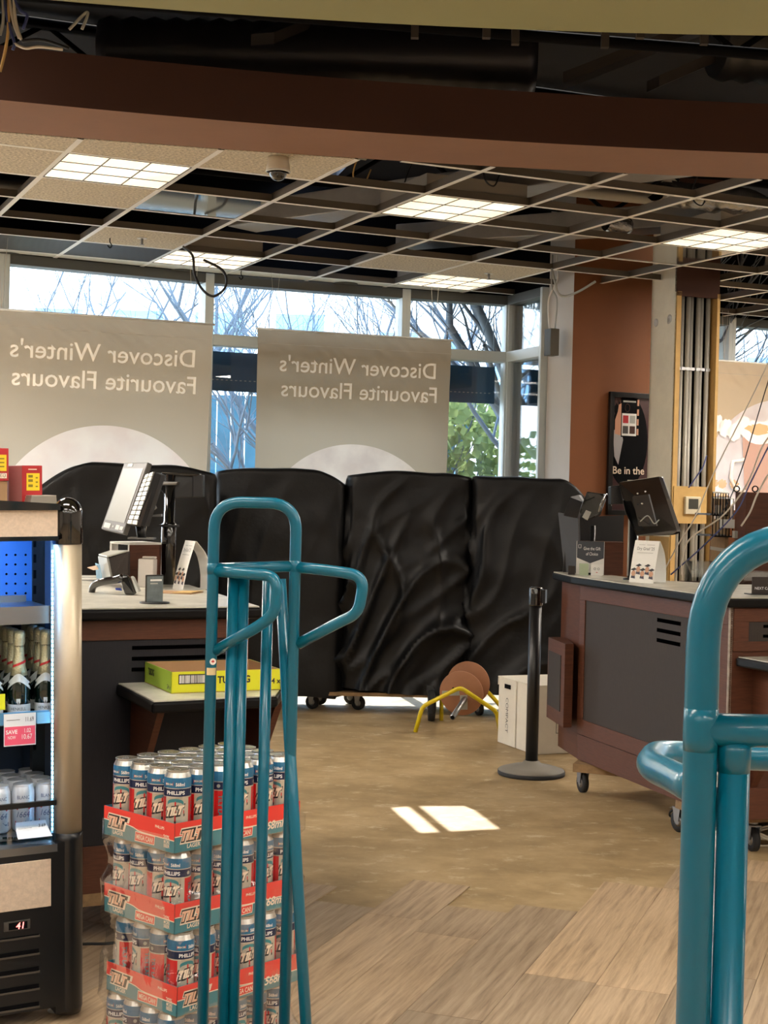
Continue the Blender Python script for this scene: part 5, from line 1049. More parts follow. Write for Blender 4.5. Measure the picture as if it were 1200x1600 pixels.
# ------------------------------------------------------------------ beer stack
e1 = Vector((cos(radians(137)), sin(radians(137)), 0)); e2 = Vector((cos(radians(47)), sin(radians(47)), 0)); DC = Vector((-.478, 3.575, 0)); PT = .0667
cyan = mat('can_sky_blue', (52, 118, 160), .35, .3); navyc = mat('can_navy', (34, 46, 84), .3, .5); canred = mat('can_red', (214, 46, 50), .3, .5); cang = mat('can_panel', (196, 188, 174), .35, .4); sil = mat('can_silver', (206, 204, 198), .28, .9); canteal = mat('can_teal', (70, 140, 150), .4, .3); gold = mat('lid_silver', (214, 208, 190), .22, .95)
def make_can():
    n = 24; R = .0330; mb = MB()
    rings = [(.026, 0), (.0318, .006), (R, .012), (R, .125), (R, .128), (R, .146), (R, .148), (R, .164), (.0322, .172), (.0280, .181), (.0268, .1835), (.0282, .186), (.0284, .1885), (.0270, .189)]
    cols = [sil, sil, 'P', sil, navyc, sil, cyan, cyan, sil, sil, sil, sil, sil]
    vs = [(r * cos(2 * pi * k / n), r * sin(2 * pi * k / n), z) for r, z in rings for k in range(n)]
    for i, c in enumerate(cols):
        for k in range(n):
            mt = c
            if c == 'P': ph = (k % 12); mt = canred if ph in (0, 1, 2, 10, 11) else cang
            q = [(i * n + k), (i * n + (k + 1) % n), ((i + 1) * n + (k + 1) % n), ((i + 1) * n + k)]
            mb.add([vs[j] for j in q], [(0, 1, 2, 3)], mt, True)
    for hs in (0, 1):
        a0 = pi / 2 + hs * pi
        def wr(x, z, off=.0003, rr=R): a = a0 + x / rr; return Vector(((rr + off) * cos(a), (rr + off) * sin(a), z))
        P_ = lambda x, y, zb, sc, off: wr(x, zb + y, off)
        # blue arch, red diamond, TILT
        arc = [( .020 * cos(t), .106 + .009 * sin(t)) for t in [pi * k / 8 for k in range(9)]]
        for (xa, za), (xb, zb) in zip(arc, arc[1:]): mb.poly([wr(xa, za, .0003), wr(xb, zb, .0003), wr(xb, zb + .008, .0003), wr(xa, za + .008, .0003)][::-1], canteal)
        for dx in (-1, 1): mb.poly([wr(dx * .0, .068, .0004), wr(dx * .022, .088, .0004), wr(dx * .022, .094, .0004), wr(dx * 0, .118, .0004)] if dx > 0 else [wr(dx * .0, .068, .0004), wr(0, .118, .0004), wr(dx * .022, .094, .0004), wr(dx * .022, .088, .0004)], canred)
        mb.poly([wr(-.023, .082, .0005), wr(0, .062, .0005), wr(.023, .082, .0005), wr(.023, .088, .0005), wr(0, .069, .0005), wr(-.023, .088, .0005)], 'ink')
        mb.text('TILT', .020, lambda x, y: wr(x - .001, .084 + y - .001 + .18 * x, .0006), 'ink', bold=.14, shear=.35, align='C', wmax=.052)
        mb.text('TILT', .018, lambda x, y: wr(x, .085 + y + .18 * x, .0009), 'cream', bold=.06, shear=.35, align='C', wmax=.046)
        mb.text('PHILLIPS', .0085, lambda x, y: wr(x, .1325 + y, .0005), 'white_ink', bold=.03, align='C', wmax=.046)
        mb.slab([wr(-.028, .152, .0003), wr(-.006, .154, .0003), wr(-.006, .163, .0001), wr(-.028, .161, .0001)], (0, 0, .0002), 'inkred'); mb.text('MEGA CAN', .0045, lambda x, y: wr(x - .0265, .155 + y, .0008), 'cream', wmax=.019, bold=.03)
        mb.text('568ml', .0075, lambda x, y: wr(x, .153 + y, .0006), 'white_ink', bold=.03, wmax=.022)
        mb.poly([wr(.045 + .0045 * cos(t), .137 + .0045 * sin(t), .0005) for t in [2 * pi * k / 10 for k in range(10)]], 'lgrey')
        mb.text('TILT LAGER', .012, lambda x, y: wr(.0518 - .006 + y * .8, .115 - x, .0005), canteal, wmax=.08, bold=.02)
    e = mb.build('beer_can')
    l = MB(); l.lathe([(.0002, .1855), (.0245, .1855), (.0255, .184), (.0268, .1882)], (0, 0, 0), gold, 22); l.build('lid', e)
    t = MB(); t.tube([(.010 * cos(a) * .7, .008 + .010 * sin(a), .187) for a in [2 * pi * k / 10 for k in range(10)]], .0015, sil, 5, closed=True); t.box((0, -.003, .187), (.007, .010, .0012), sil); t.build('pull_tab', e)
    return e
can0 = make_can(); used = False; rnd = random.Random(21)
ORD = ['first', 'second', 'third', 'fourth', 'fifth', 'sixth']
tiers = [(.6, (0, 0), 'top'), (.407, (.004, .004), 'second'), (.214, (.016, -.006), 'third'), (.021, (-.004, .002), 'bottom')]
for tn, (z0, (dx, dy), nm) in enumerate(tiers):
    for i in range(4):
        for j in range(6):
            if tn > 0 and i > 0 and j > 0: continue
            p = DC + e1 * PT * i + e2 * PT * j + Vector((dx, dy, z0 + .003)); p += Vector((rnd.uniform(-.0008, .0008), rnd.uniform(-.0008, .0008), 0))
            face_a = (-pi / 2 if i else -pi / 2) + rnd.uniform(-.7, .55) + (.25 if j else -.1)
            rz = face_a - pi / 2 + (pi / 2 if tn == 2 and i > 0 or (tn, i, j) in ((0, 0, 2), (3, 2, 0)) else 0) + (.9 if tn == 2 and j == 0 and i == 0 else 0)
            lb = 'tall red and blue lager can in the %s tray, %s from the front corner along the left side, %s row to the right' % (nm, ORD[i], ORD[j])
            lb = 'tall lager can, %s tray of the stack, %s from the near corner leftwards, %s rightwards' % (nm, ORD[i], ORD[j])
            if not used: can0.location = p; can0.rotation_euler = (0, 0, rz); can0['label'] = lb; can0['category'] = 'can'; can0['group'] = 'tall lager cans in the stacked trays'; used = True
            else: copy_thing(can0, p, rz, lb)
for tn, (z0, (dx, dy), nm) in enumerate(tiers):
    o = DC - e1 * (.0333 + .004) - e2 * (.0333 + .004) + Vector((dx, dy, z0 - .001)); w1 = PT * 4 + .008; w2 = PT * 6 + .008; h = .072
    e = empty('can_tray', o, label='red and teal cardboard lager tray, %s of the four in the stack' % ('bottom' if nm == 'bottom' else nm + (' down' if nm != 'top' else '')), cat='tray', group='printed cardboard trays of the lager stack')
    c = [Vector(), e2 * w2, e2 * w2 + e1 * w1, e1 * w1]
    mb = MB(); mb.slab(c, (0, 0, .002), 'brown_card')
    for k in range(4):
        a, b = c[k], c[(k + 1) % 4]; nin = (c[(k + 2) % 4] - b).normalized() * .0022
        mb.slab([a, b, b + Z * h, a + Z * h], nin, 'tealcard')
    mb.build('card', e)
    for (a, d, L_, nm2) in ((e1 * w1, -e1, w1, 'short_side_print'), (Vector(), e2, w2, 'long_side_print')):
        out = Vector((d.y, -d.x, 0)); mb = MB(); S = lambda x, z, off=.0006: a + d * x + Z * z + out * off
        # red top wave and cream line
        N_ = 14; f = lambda x: h * (.50 + .06 * (1 if x < .40 * L_ else (-1 if x > .52 * L_ else 1 - 2 * (x - .40 * L_) / (.12 * L_))))
        for k in range(N_):
            xa, xb = L_ * k / N_, L_ * (k + 1) / N_
            mb.slab([S(xa, f(xa)), S(xb, f(xb)), S(xb, h + .0005), S(xa, h + .0005)], out * .0004, 'red'); mb.slab([S(xa, f(xa) - .002, .0008), S(xb, f(xb) - .002, .0008), S(xb, f(xb) + .0005, .0008), S(xa, f(xa) + .0005, .0008)], out * .0003, 'cream')
        fr = lambda x0, z0, off: (lambda x, y: S(x0 + x, z0 + y, off))
        mb.text('TILT', .027, fr(.014, .026, .0014), 'cream', bold=.15, shear=.35, wmax=.098); mb.text('TILT', .025, fr(.017, .0272, .0017), 'ink', bold=.10, shear=.35, wmax=.091); mb.text('TILT', .022, fr(.020, .0286, .002), mat('tilt_fill', (236, 190, 160), .5), bold=.045, shear=.35, wmax=.084)
        mb.text('LAGER', .0095, fr(.038, .009, .0014), 'cream', bold=.02)
        x0 = .125 if L_ < .3 else .17
        mb.slab([S(x0, .006, .001), S(x0 + .076, .008, .001), S(x0 + .078, .030, .001), S(x0 + .002, .030, .001)], out * .0003, 'cream'); mb.slab([S(x0 + .0018, .0078, .0012), S(x0 + .0742, .0098, .0012), S(x0 + .0762, .0282, .0012), S(x0 + .0038, .0282, .0012)], out * .0003, 'red'); mb.text('MEGA CAN!', .0115, fr(x0 + .007, .0125, .0018), 'cream', bold=.02, wmax=.064)
        x1 = L_ - .040 if L_ < .3 else L_ - .13
        if L_ < .3:
            mb.text('20%', .0095, fr(x1, .031, .0014), 'cream', bold=.02, wmax=.027); mb.text('MORE', .008, fr(x1 + .002, .0205, .0014), 'cream', bold=.02, wmax=.022); mb.text('BEER', .008, fr(x1 + .002, .0110, .0014), 'cream', bold=.02, wmax=.022)
        else: mb.text('568ml', .020, fr(x1, .015, .0014), 'cream', bold=.02, shear=.25, wmax=.09)
        mb.text('PHILLIPS', .0065, fr(L_ * .74 if L_ < .3 else L_ * .55, h * .72, .0014), 'cream', bold=.02, wmax=.036)
        mb.build(nm2, e)
# plastic film round the lower tiers
film = glass_mat('shrink_film', (.97, .975, .98), .03, .10, bump=.8, k=.3)
mb = MB(); K_, n = 46, 120; vs = []; fs = []
hw1, hw2 = PT * 2 + .008, PT * 3 + .008; cst = DC + e1 * PT * 1.5 + e2 * PT * 2.5
for k in range(K_ + 1):
    z = .015 + .625 * k / K_; ph = ((z - .02) % .193) / .193; pinch = 0 if ph < .42 else -.016 * sin((ph - .40) / .60 * pi) 
    for i in range(n):
        a = 2 * pi * i / n; ca, sa = cos(a), sin(a); p = 14; rr = (abs(ca) ** p + abs(sa) ** p) ** (-1 / p)
        q = e1 * (hw1 + pinch + .005) * ca * rr + e2 * (hw2 + pinch + .005) * sa * rr
        nz = noise.noise(Vector((q.x * 30, q.y * 30, z * 22))) * .006 * (1 if ph > .36 else .25); q = q + q.normalized() * (nz * .7 + .010) + Vector((.006, 0, 0)) * (1 if ph < .4 else 0)
        vs.append(cst + q + Z * (z + (.012 * noise.noise(Vector((q.x * 12, q.y * 12, 3))) if k == K_ else 0)))
for k in range(K_):
    for i in range(n): fs.append((k * n + i, k * n + (i + 1) % n, (k + 1) * n + (i + 1) % n, (k + 1) * n + i))
mb.add(vs, fs, film, True); mb.build('shrink_wrap', label='clear crinkled plastic film wrapped round the lower three trays of the lager stack', cat='plastic wrap')
# ------------------------------------------------------------------ open front fridge at the left
FR = Vector((-.784, 4.08, 0)); FA = radians(28); TILT = -.022
root = empty('display_fridge', FR, label='black open front display fridge with an aluminium corner post, left edge', cat='fridge')
root.rotation_euler = (0, TILT, FA); MX = Matrix.Translation(FR) @ Euler((0, TILT, FA)).to_matrix().to_4x4(); MI = MX.inverted()
def L(px, py, yl):
    o = MI @ EYE; d = MI.to_3x3() @ ray(px, py); return o + d * ((yl - o.y) / d.y)
xp = L(88, 1000, .04).x; W_F = .68
mb = MB(); PR = .038
prof = [(-PR * 1.0, .0)]
def postpoly(): 
    c = Vector((-.040, .040, 0)); return [(c.x + .040 * cos(a), c.y + .040 * sin(a)) for a in [2 * pi * k / 28 for k in range(28)]]
zt0, zt1 = L(126, 1296, .04).z, L(126, 850, .04).z; ztop = L(105, 777, .04).z
mb = MB(); mb.lathe([(.0385, zt0), (.0385, zt1)], (-.039, .04, 0), 'alu', 32); mb.build('corner_post', root)
mb = MB(); prof = [(.039, zt1)] + [(.041, zt1 + .004), (.041, ztop - .045)] + [(.041 * cos(a), ztop - .045 + .045 * sin(a)) for a in [pi / 2 * k / 8 for k in range(1, 8)]] + [(.001, ztop)]
mb.lathe(prof, (-.039, .04, 0), 'gloss_black', 32); mb.build('post_cap', root)
mb = MB(); mb.lathe([(.036, .02), (.041, .04), (.0415, zt0 - .02), (.042, zt0)], (-.039, .04, 0), 'black', 32); mb.bx(-.082, -.03, .003, .06, .03, zt0 - .02, 'black'); mb.build('lower_post', root)
# canopy
z1 = L(40, 838, .02).z; z0_ = L(40, 797, .02).z
mb = MB(); mb.bx(-W_F, -.075, .01, .03, z1, z0_, mat('speckled_panel', (206, 186, 166), .7, var=.12, vscale=90)); mb.build('canopy_panel', root)
mb = MB(); zc = L(40, 780, .02).z
n = 14
for k in range(n):
    xa, xb = -W_F + (W_F - .07) * k / n, -W_F + (W_F - .07) * (k + 1) / n
    h = lambda x: z0_ + (zc - z0_) * (.55 + 1.5 * min(.42, abs((x + .075)) ** .8 * 1.0))
    mb.slab([(xa, .0, z0_), (xb, .0, z0_), (xb, .0, h(xb)), (xa, .0, h(xa))], (0, .05, 0), 'gloss_black')
mb.bx(-W_F, -.075, .0, .03, z1 - .012, z1, 'gloss_black'); mb.bx(-W_F, -.03, .03, .62, z1 + .02, z0_ - .0, 'black'); mb.build('canopy_trim', root)
# cabinet shell
mb = MB(); mb.bx(-W_F, -.03, .56, .62, .06, z1 + .02, 'black'); mb.bx(-.028, -.003, .07, .62, .06, z0_, 'black'); mb.bx(-W_F, -W_F + .02, .03, .62, .06, z0_, 'black'); mb.bx(-W_F, -.03, .03, .62, .06, .40, 'black')
mb.build('cabinet', root)
iblue = mat('fridge_liner', (60, 100, 170), .35, var=.1); 
mb = MB(); mb.bx(-W_F + .02, -.028, .55, .559, .40, z1, mat('fridge_back', (70, 90, 120), .4)); mb.bx(-.034, -.028, .09, .55, .40, z1, mat('fridge_side', (90, 110, 140), .25, .3)); mb.build('liner', root)
zu0, zu1 = L(30, 945, .30).z, L(30, 850, .30).z
mb = MB(); mb.bx(-W_F + .02, L(50, 900, .30).x, .30, .31, zu0, zu1 + .05, mat('perforated_panel', (64, 120, 190), .3, .2)); pb = mb.build('perforated_panel', root)
mb = MB()
for a in (10, 24, 40):
    for b in (867, 882, 897, 912, 927): q = L(a, b, .299); mb.lathe([(.0001, 0), (.0035, 0), (.0035, .0006)], q, 'dark', 10, axis=(0, -1, 0))
mb.build('holes', pb)
mb = MB(); q0, q1 = L(51, 850, .29), L(71, 945, .29); mb.bx(q0.x, q1.x, .29, .32, .45, z1, 'black')
for k in range(14): z = z1 - .03 - k * .045; mb.bx(q0.x + .002, q0.x + .010, .288, .29, z - .012, z + .012, 'dark')
mb.build('shelf_upright', root)
# led strip
led = bpy.data.materials.new('led_strip'); led.use_nodes = True; b_ = led.node_tree.nodes['Principled BSDF']; b_.inputs['Emission Color'].default_value = (.25, .62, 1, 1); b_.inputs['Emission Strength'].default_value = 7; M['led'] = led
led2 = bpy.data.materials.new('led_tube'); led2.use_nodes = True; b_ = led2.node_tree.nodes['Principled BSDF']; b_.inputs['Emission Color'].default_value = (.22, .5, 1, 1); b_.inputs['Emission Strength'].default_value = 60; M['led2'] = led2
mb = MB(); xa = L(83, 1100, .07).x
k = 0; z = .50
while z < z1 - .04:
    mb.bx(xa - .0, xa + .012, .078, .084, z, z + .008, 'led'); z += .013
mb.bx(xa - .002, xa + .016, .084, .09, .48, z1, 'steel'); mb.build('led_strip', root)
mb = MB(); mb.bx(-W_F + .04, -.09, .05, .065, z1 + .004, z1 + .012, 'led2'); mb.build('led_tube', root)
# shelves
zs0, zs1 = L(40, 979, .03).z, L(40, 952, .03).z
mb = MB(); mb.bx(-W_F + .02, xa - .002, .10, .30, zs1 - .006, zs1, 'steel'); mb.bx(-W_F + .02, xa + .004, .095, .10, zs0, zs1 + .002, 'steel'); mb.bx(-W_F + .02, xa - .02, .28, .30, zs1, zs1 + .018, 'steel'); mb.build('top_shelf', root)
zr0, zr1 = L(60, 1130, .09).z, L(60, 1111, .09).z
mb = MB(); mb.bx(-W_F + .02, xa - .004, .10, .50, zr1 - .036, zr1 - .030, 'steel'); mb.bx(-W_F + .02, xa - .004, .092, .10, zr0, zr1, mat('price_rail', (90, 150, 190), .3)); mb.build('bottle_shelf', root); SB = zr1 - .030
zk = L(60, 1290, .15).z
mb = MB(); mb.bx(-W_F + .02, xa + .012, .05, .55, zk - .01, zk - .002, 'steel'); mb.build('deck_pan', root)
zl0, zl1 = L(45, 1334, .01).z, L(45, 1322, .01).z; zg = L(45, 1258, .02).z
mb = MB(); mb.bx(-W_F, -.078, .0, .02, zl0, zl1, 'steel'); mb.slab([(-W_F, .02, zl1 - .004), (-.078, .02, zl1 - .004), (-.078, .16, zk), (-W_F, .16, zk)], (0, 0, .004), 'steel')
for a in range(2):
    for b in range(3): q = L(4 + 9 * b, 1312 + 9 * a, .05); mb.bx(q.x, q.x + .012, .05 + .03 * a, .052 + .03 * a, q.z, q.z + .006, 'dark')
mb.build('lip', root)
mb = MB(); mb.bx(-W_F, -.078, .022, .026, zl1, zg - .006, glass_mat('fridge_glass', (.9, .95, 1), .08)); mb.build('front_glass', root); mb = MB(); mb.bx(-W_F, -.076, .018, .030, zg - .007, zg + .007, 'black'); mb.build('glass_rail', root)
# lower fascia
zw1, zw0 = L(40, 1346, .0).z, L(40, 1420, .0).z
mb = MB(); mb.bx(-W_F, -.075, -.0, .03, .05, zl0, 'black'); mb.build('fascia', root)
mb = MB(); mb.bx(-W_F, L(79, 1380, 0).x, -.006, .0, zw0, zw1, MATS['speckled_panel']); mb.build('pale_panel', root, bevel=.001)

mb = MB()
for py in (1463, 1491, 1519, 1546, 1574):
    z = L(40, py, -.002).z; xe = L(62, py, -.002).x
    mb.bx(-W_F, xe, -.004, .0, z - .006, z - .001, mat('grille_lip', (78, 72, 66), .4)); mb.bx(-W_F, xe - .002, -.002, -.0005, z - .001, z + (.002 if py < 1470 else .010), 'dark')
mb.build('grille_slot', root)
qd0, qd1 = L(6, 1456, -.003), L(47, 1436, -.003)
mb = MB(); mb.bx(qd0.x, qd1.x, -.006, 0, qd0.z, qd1.z, 'bezel'); mb.bx(qd0.x + .012, qd1.x - .008, -.007, -.006, qd0.z + .003, qd1.z - .003, 'dark'); dsp = mb.build('display', root, bevel=.001)
ledr = bpy.data.materials.new('red_led'); ledr.use_nodes = True; b_ = ledr.node_tree.nodes['Principled BSDF']; b_.inputs['Emission Color'].default_value = (1, .06, .06, 1); b_.inputs['Emission Strength'].default_value = 2.5; M['ledr'] = ledr
mb = MB(); c0 = L(25, 1452, -.0075); mb.text('41', .017, lambda x, y: Vector((c0.x + x, -.0076, c0.z + y)), 'ledr', shear=.15, bold=.01); mb.build('digits', dsp)
for x in (-.06, -.6):
    mb = MB(); mb.lathe([(.018, 0), (.020, .01), (.012, .014), (.012, .06)], (x, .09, 0), 'lgrey', 14); mb.build('foot', root)
RB = Euler((0, TILT, FA)).to_matrix()
def LW(x, y, z): return MX @ Vector((x, y, z))
# bottles
bg_ = mat('bottle_green', (10, 26, 20), .08, coat=1); foilm = mat('bottle_foil', (206, 206, 176), .35, .6, bump=.3, bscale=200); lbl = mat('bottle_label', (196, 206, 210), .5)
def make_bottle():
    e = empty('wine_bottle', (0, 0, 0)); R = .031; Hs = .245
    mb = MB(); mb.lathe([(.020, 0), (R, .005), (R, .085), (.0295, .100), (.0235, .125), (.0175, .150), (.0145, .18), (.0135, .232)], (0, 0, 0), bg_, 28); mb.build('glass', e)
    mb = MB(); mb.lathe([(.0240, .124), (.0179, .150), (.0149, .180), (.0140, .206), (.0168, .216), (.0172, .238), (.014, .246), (.003, .249)], (0, 0, 0), foilm, 24)
    for k in range(7):
        a = -pi / 2 + (k - 3) * .33; r_ = .0196; b = a + .33
        z1_, z2_ = .146 + k * .0022, .146 + (k + 1) * .0022
        mb.slab([(r_ * cos(a), r_ * sin(a), z1_), (r_ * cos(b), r_ * sin(b), z2_), ((r_ - .0012) * cos(b), (r_ - .0012) * sin(b), z2_ + .006), ((r_ - .0012) * cos(a), (r_ - .0012) * sin(a), z1_ + .006)], (0, 0, .0006), 'inkred')
    mb.build('foil_neck', e)
    mb = MB()
    nk = 16
    for k in range(nk):
        a, b = -pi + pi * k / nk, -pi + pi * (k + 1) / nk
        h = lambda t: .108 + .012 * cos((t + pi / 2) * 2.0); rr = lambda z: .0312 - max(0, z - .092) * .20
        lo = lambda t: h(t) - .012
        mb.poly([(rr(lo(a)) * cos(a), rr(lo(a)) * sin(a), lo(a)), (rr(lo(b)) * cos(b), rr(lo(b)) * sin(b), lo(b)), (rr(h(b) + .01) * cos(b), rr(h(b) + .01) * sin(b), h(b) + .01), (rr(h(a) + .01) * cos(a), rr(h(a) + .01) * sin(a), h(a) + .01)], lbl)
    for k in range(nk):
        a, b = -pi * .95 + pi * .9 * k / nk, -pi * .95 + pi * .9 * (k + 1) / nk; t = lambda q: .046 + (.016 if abs(q + pi / 2) < .22 else 0)
        mb.poly([(.0313 * cos(a), .0313 * sin(a), .02), (.0313 * cos(b), .0313 * sin(b), .02), (.0313 * cos(b), .0313 * sin(b), t((a + b) / 2)), (.0313 * cos(a), .0313 * sin(a), t((a + b) / 2))], lbl)
    wr = lambda x, z: Vector((.0317 * cos(-pi / 2 + x / .0313), .0317 * sin(-pi / 2 + x / .0313), z))
    mb.text('HENKELL', .008, lambda x, y: wr(x, .030 + y), 'ink', align='C', wmax=.042)
    for s_ in (-1, 0, 1): mb.poly([wr(s_ * .004, .044), wr(s_ * .004 + .0016, .048), wr(s_ * .005, .052 + (.004 if s_ == 0 else 0)), wr(s_ * .004 - .0016, .048)], 'ink')
    mb.build('label', e)
    return e
bt0 = make_bottle(); first = True
xs_b = [L(71, 1050, .15).x, L(29, 1050, .15).x]; st = xs_b[0] - xs_b[1]
nmx = ['right', 'middle', 'left']
for c in range(3):
    for r in range(4):
        x = xs_b[0] - st * c; p = LW(x, .145 + .068 * r, SB + .001)
        lb = 'green wine bottle with pale foil neck on the fridge shelf, %s column, %s back' % (nmx[c], ['front row, nothing', 'second row', 'third row', 'fourth row'][r]) if r else 'green wine bottle with pale foil neck at the front of the fridge shelf, %s column' % nmx[c]
        if first: bt0.location = p; bt0.rotation_euler = (0, TILT, FA - .3); bt0['label'] = lb; bt0['category'] = 'bottle'; bt0['group'] = 'small sparkling wine bottles in the fridge'; first = False
        else: o = copy_thing(bt0, p, FA, lb); o.rotation_euler = (0, TILT, FA - .3 + .1 * ((c * 3 + r) % 3))
# white beer cans in the bottom of the fridge
cw = mat('can_white', (205, 212, 222), .3, .3)
def make_wcan():
    mb = MB(); R = .0315
    mb.lathe([(.025, 0), (R, .008), (R, .108), (.027, .122), (.0262, .124), (.0278, .127), (.0262, .128)], (0, 0, 0), cw, 26)
    wr = lambda x, z, o=.0004: Vector(((R + o) * cos(-pi / 2 + x / R), (R + o) * sin(-pi / 2 + x / R), z))
    mb.text('BLANC', .0095, lambda x, y: wr(x, .090 + y), mat('blanc_blue', (60, 80, 130), .5), align='C', wmax=.034)
    for s_ in (-1, 1): mb.poly([wr(s_ * .024, .074), wr(s_ * .012, .066), wr(s_ * .016, .060), wr(s_ * .026, .066)][::s_], 'inkred')
    mb.text('1664', .016, lambda x, y: wr(x, .040 + y), MATS['blanc_blue'], align='C', wmax=.036, shear=.3)
    for s_ in (-1, 1): mb.poly([wr(s_ * .024, .030), wr(s_ * .004, .030), wr(s_ * .012, .022), wr(s_ * .024, .018)][::s_], 'inkred' if s_ < 0 else MATS['blanc_blue'])
    e = mb.build('beer_can'); l = MB(); l.lathe([(.0002, .1255), (.024, .1255), (.025, .124), (.0262, .1275)], (0, 0, 0), sil, 22); l.build('lid', e); return e
wc0 = make_wcan(); first = True; xs_b = [L(72, 1240, .13).x, L(35, 1240, .13).x]; st = xs_b[0] - xs_b[1]
for c in range(3):
    for r in range(4):
        p = LW(xs_b[0] - st * c, .125 + .066 * r, zk)
        lb = 'white beer can at the bottom of the fridge, %s column, %s' % (nmx[c], ['front row behind the glass', 'second row', 'third row', 'back row'][r])
        if first: wc0.location = p; wc0.rotation_euler = (0, TILT, FA - .2); wc0['label'] = lb; wc0['category'] = 'can'; wc0['group'] = 'white beer cans in the fridge'; first = False
        else: o = copy_thing(wc0, p, FA, lb); o.rotation_euler = (0, TILT, FA - .2 + .15 * ((c + 2 * r) % 3 - 1))
# price tags
def tag_(name, px0, py0, px1, py1, yl, lb):
    a, b = L(px0, py1, yl), L(px1, py0, yl); e = empty(name, MX @ Vector((a.x, yl, a.z)), label=lb, cat='price tag'); e.rotation_euler = (0, TILT, FA); return e, b.x - a.x, b.z - a.z
e, w_, h_ = tag_('price_tag', 6, 1113, 56, 1167, .086, 'white and pink SAVE price tag clipped to the wine shelf of the fridge')
mb = MB(); mb.bx(0, w_, 0, .001, 0, h_, 'tagwhite'); mb.bx(.002, w_ - .002, -.0006, 0, .003, h_ * .6, 'pink'); mb.build('card', e)
fr = lambda x0, z0: frame((x0, -.0012, z0), (1, 0, 0), Z)
mb = MB(); mb.text('SAVE', h_ * .12, fr(w_ * .06, h_ * .38), 'white_ink', bold=.02, wmax=w_ * .36); mb.text('NOW', h_ * .10, fr(w_ * .12, h_ * .22), 'white_ink', wmax=w_ * .25); mb.text('1.02', h_ * .13, fr(w_ * .64, h_ * .40), 'white_ink', wmax=w_ * .2); mb.text('10.67', h_ * .15, fr(w_ * .56, h_ * .20), 'white_ink', wmax=w_ * .32); mb.text('11.69', h_ * .14, fr(w_ * .68, h_ * .74), 'ink', wmax=w_ * .25)
mb.bx(w_ * .08, w_ * .5, -.0014, -.001, h_ * .80, h_ * .815, 'bezel'); mb.build('printing', e)
e, w_, h_ = tag_('price_tag', 58, 1112, 80, 1131, .088, 'small plain blue-white tag right of the SAVE tag on the wine shelf'); mb = MB(); mb.bx(0, w_, 0, .001, 0, h_, mat('blue_tag', (130, 190, 225), .4)); mb.build('card', e)
e, w_, h_ = tag_('price_tag', -8, 1084, 8, 1110, .084, 'yellow-green price tag at the far left of the wine shelf'); mb = MB(); mb.bx(0, w_, 0, .001, 0, h_, mat('yellow_tag', (216, 222, 40), .5)); mb.build('card', e)
e, w_, h_ = tag_('price_tag', 24, 1283, 74, 1308, .015, 'curled white price tag on the bottom lip of the fridge')
mb = MB(); n = 8
for k in range(n): 
    f = lambda t: Vector((0, .030 * (1 - t) ** 2 * -1 + .02 * t, h_ * t)); a, b = f(k / n), f((k + 1) / n); mb.slab([(0 + .006 * (k / n), a.y, a.z), (w_ + .006 * (1 - k / n), a.y, a.z), (w_ + .004 * (1 - k / n), b.y, b.z), (0 + .006 * (k / n), b.y, b.z)], (0, .0008, 0), 'tagwhite')
mb.build('card', e); mb = MB(); mb.text('3.69', .008, lambda x, y: Vector((w_ * .72 + x, -.001, h_ * .62 + y)), 'ink', wmax=.022); mb.bx(w_ * .08, w_ * .5, -.004, -.003, h_ * .62, h_ * .64, 'bezel'); mb.build('printing', e)
# on top of the fridge
zt_ = z0_
def rbox(x0p, x1p, ytp, ybp, yl, d, lb, base=None):
    a, b = L(x0p, ybp, yl), L(x1p, ytp, yl); e = empty('wine_carton', MX @ Vector((a.x, yl, zt_ + .001)), label=lb, cat='box', group='red wine cartons on top of the fridge'); e.rotation_euler = (0, TILT, FA); w_, h_ = b.x - a.x, b.z - zt_
    return e, w_, h_, max(0, a.z - zt_)
lower = MB(); e, w_, h_, hb = rbox(22, 66, 728, 776, .16, .1, 'red wine carton with yellow tag and EXPORT-CA print on top of the fridge')
mb = MB(); mb.bx(w_ * .28, w_, 0, .16, 0, h_, 'wine'); mb.slab([(0, .06, 0), (w_ * .28, 0, 0), (w_ * .28, 0, h_), (0, .06, h_ * .99)], (0, .08, 0), mat('carton_pinkgrey', (186, 120, 118), .6)); mb.build('carton', e, bevel=.001)
mb = MB(); mb.bx(w_ * .44, w_ * .9, -.001, 0, h_ * .42, h_ * .82, mat('tag_yellow', (232, 200, 30), .5)); mb.bx(w_ * .40, w_ * .93, -.001, 0, h_ * .10, h_ * .28, 'pink' if 0 else 'cream')
for zz in (.72, .62, .50): mb.bx(w_ * .5, w_ * .66, -.0016, -.001, h_ * zz, h_ * (zz + .06), mat('tag_olive', (130, 116, 20), .6))
for k in range(3): mb.bx(w_ * .76, w_ * .84, -.0016, -.001, h_ * (.50 + .1 * k), h_ * (.53 + .1 * k), MATS['tag_olive'])
mb.text('EXPORT-CA', h_ * .11, frame((w_ * .43, -.0016, h_ * .14), (1, 0, 0), Z), 'ink', wmax=w_ * .48); mb.bx(w_ * .5, w_ * .8, -.001, 0, h_ * .9, h_ * .92, 'cream'); mb.build('label', e)
e, w_, h_, hb = rbox(-30, 13.5, 701, 752, .13, .1, 'red wine carton cut by the left edge, standing on a cardboard base'); cbh = L(0, 752, .13).z - zt_
mb = MB(); mb.bx(0, w_, 0, .16, cbh, h_, 'wine'); mb.build('carton', e, bevel=.001); mb = MB(); mb.bx(0, w_ * .96, .004, .15, 0, cbh, 'brown_card'); mb.build('cardboard_base', e)
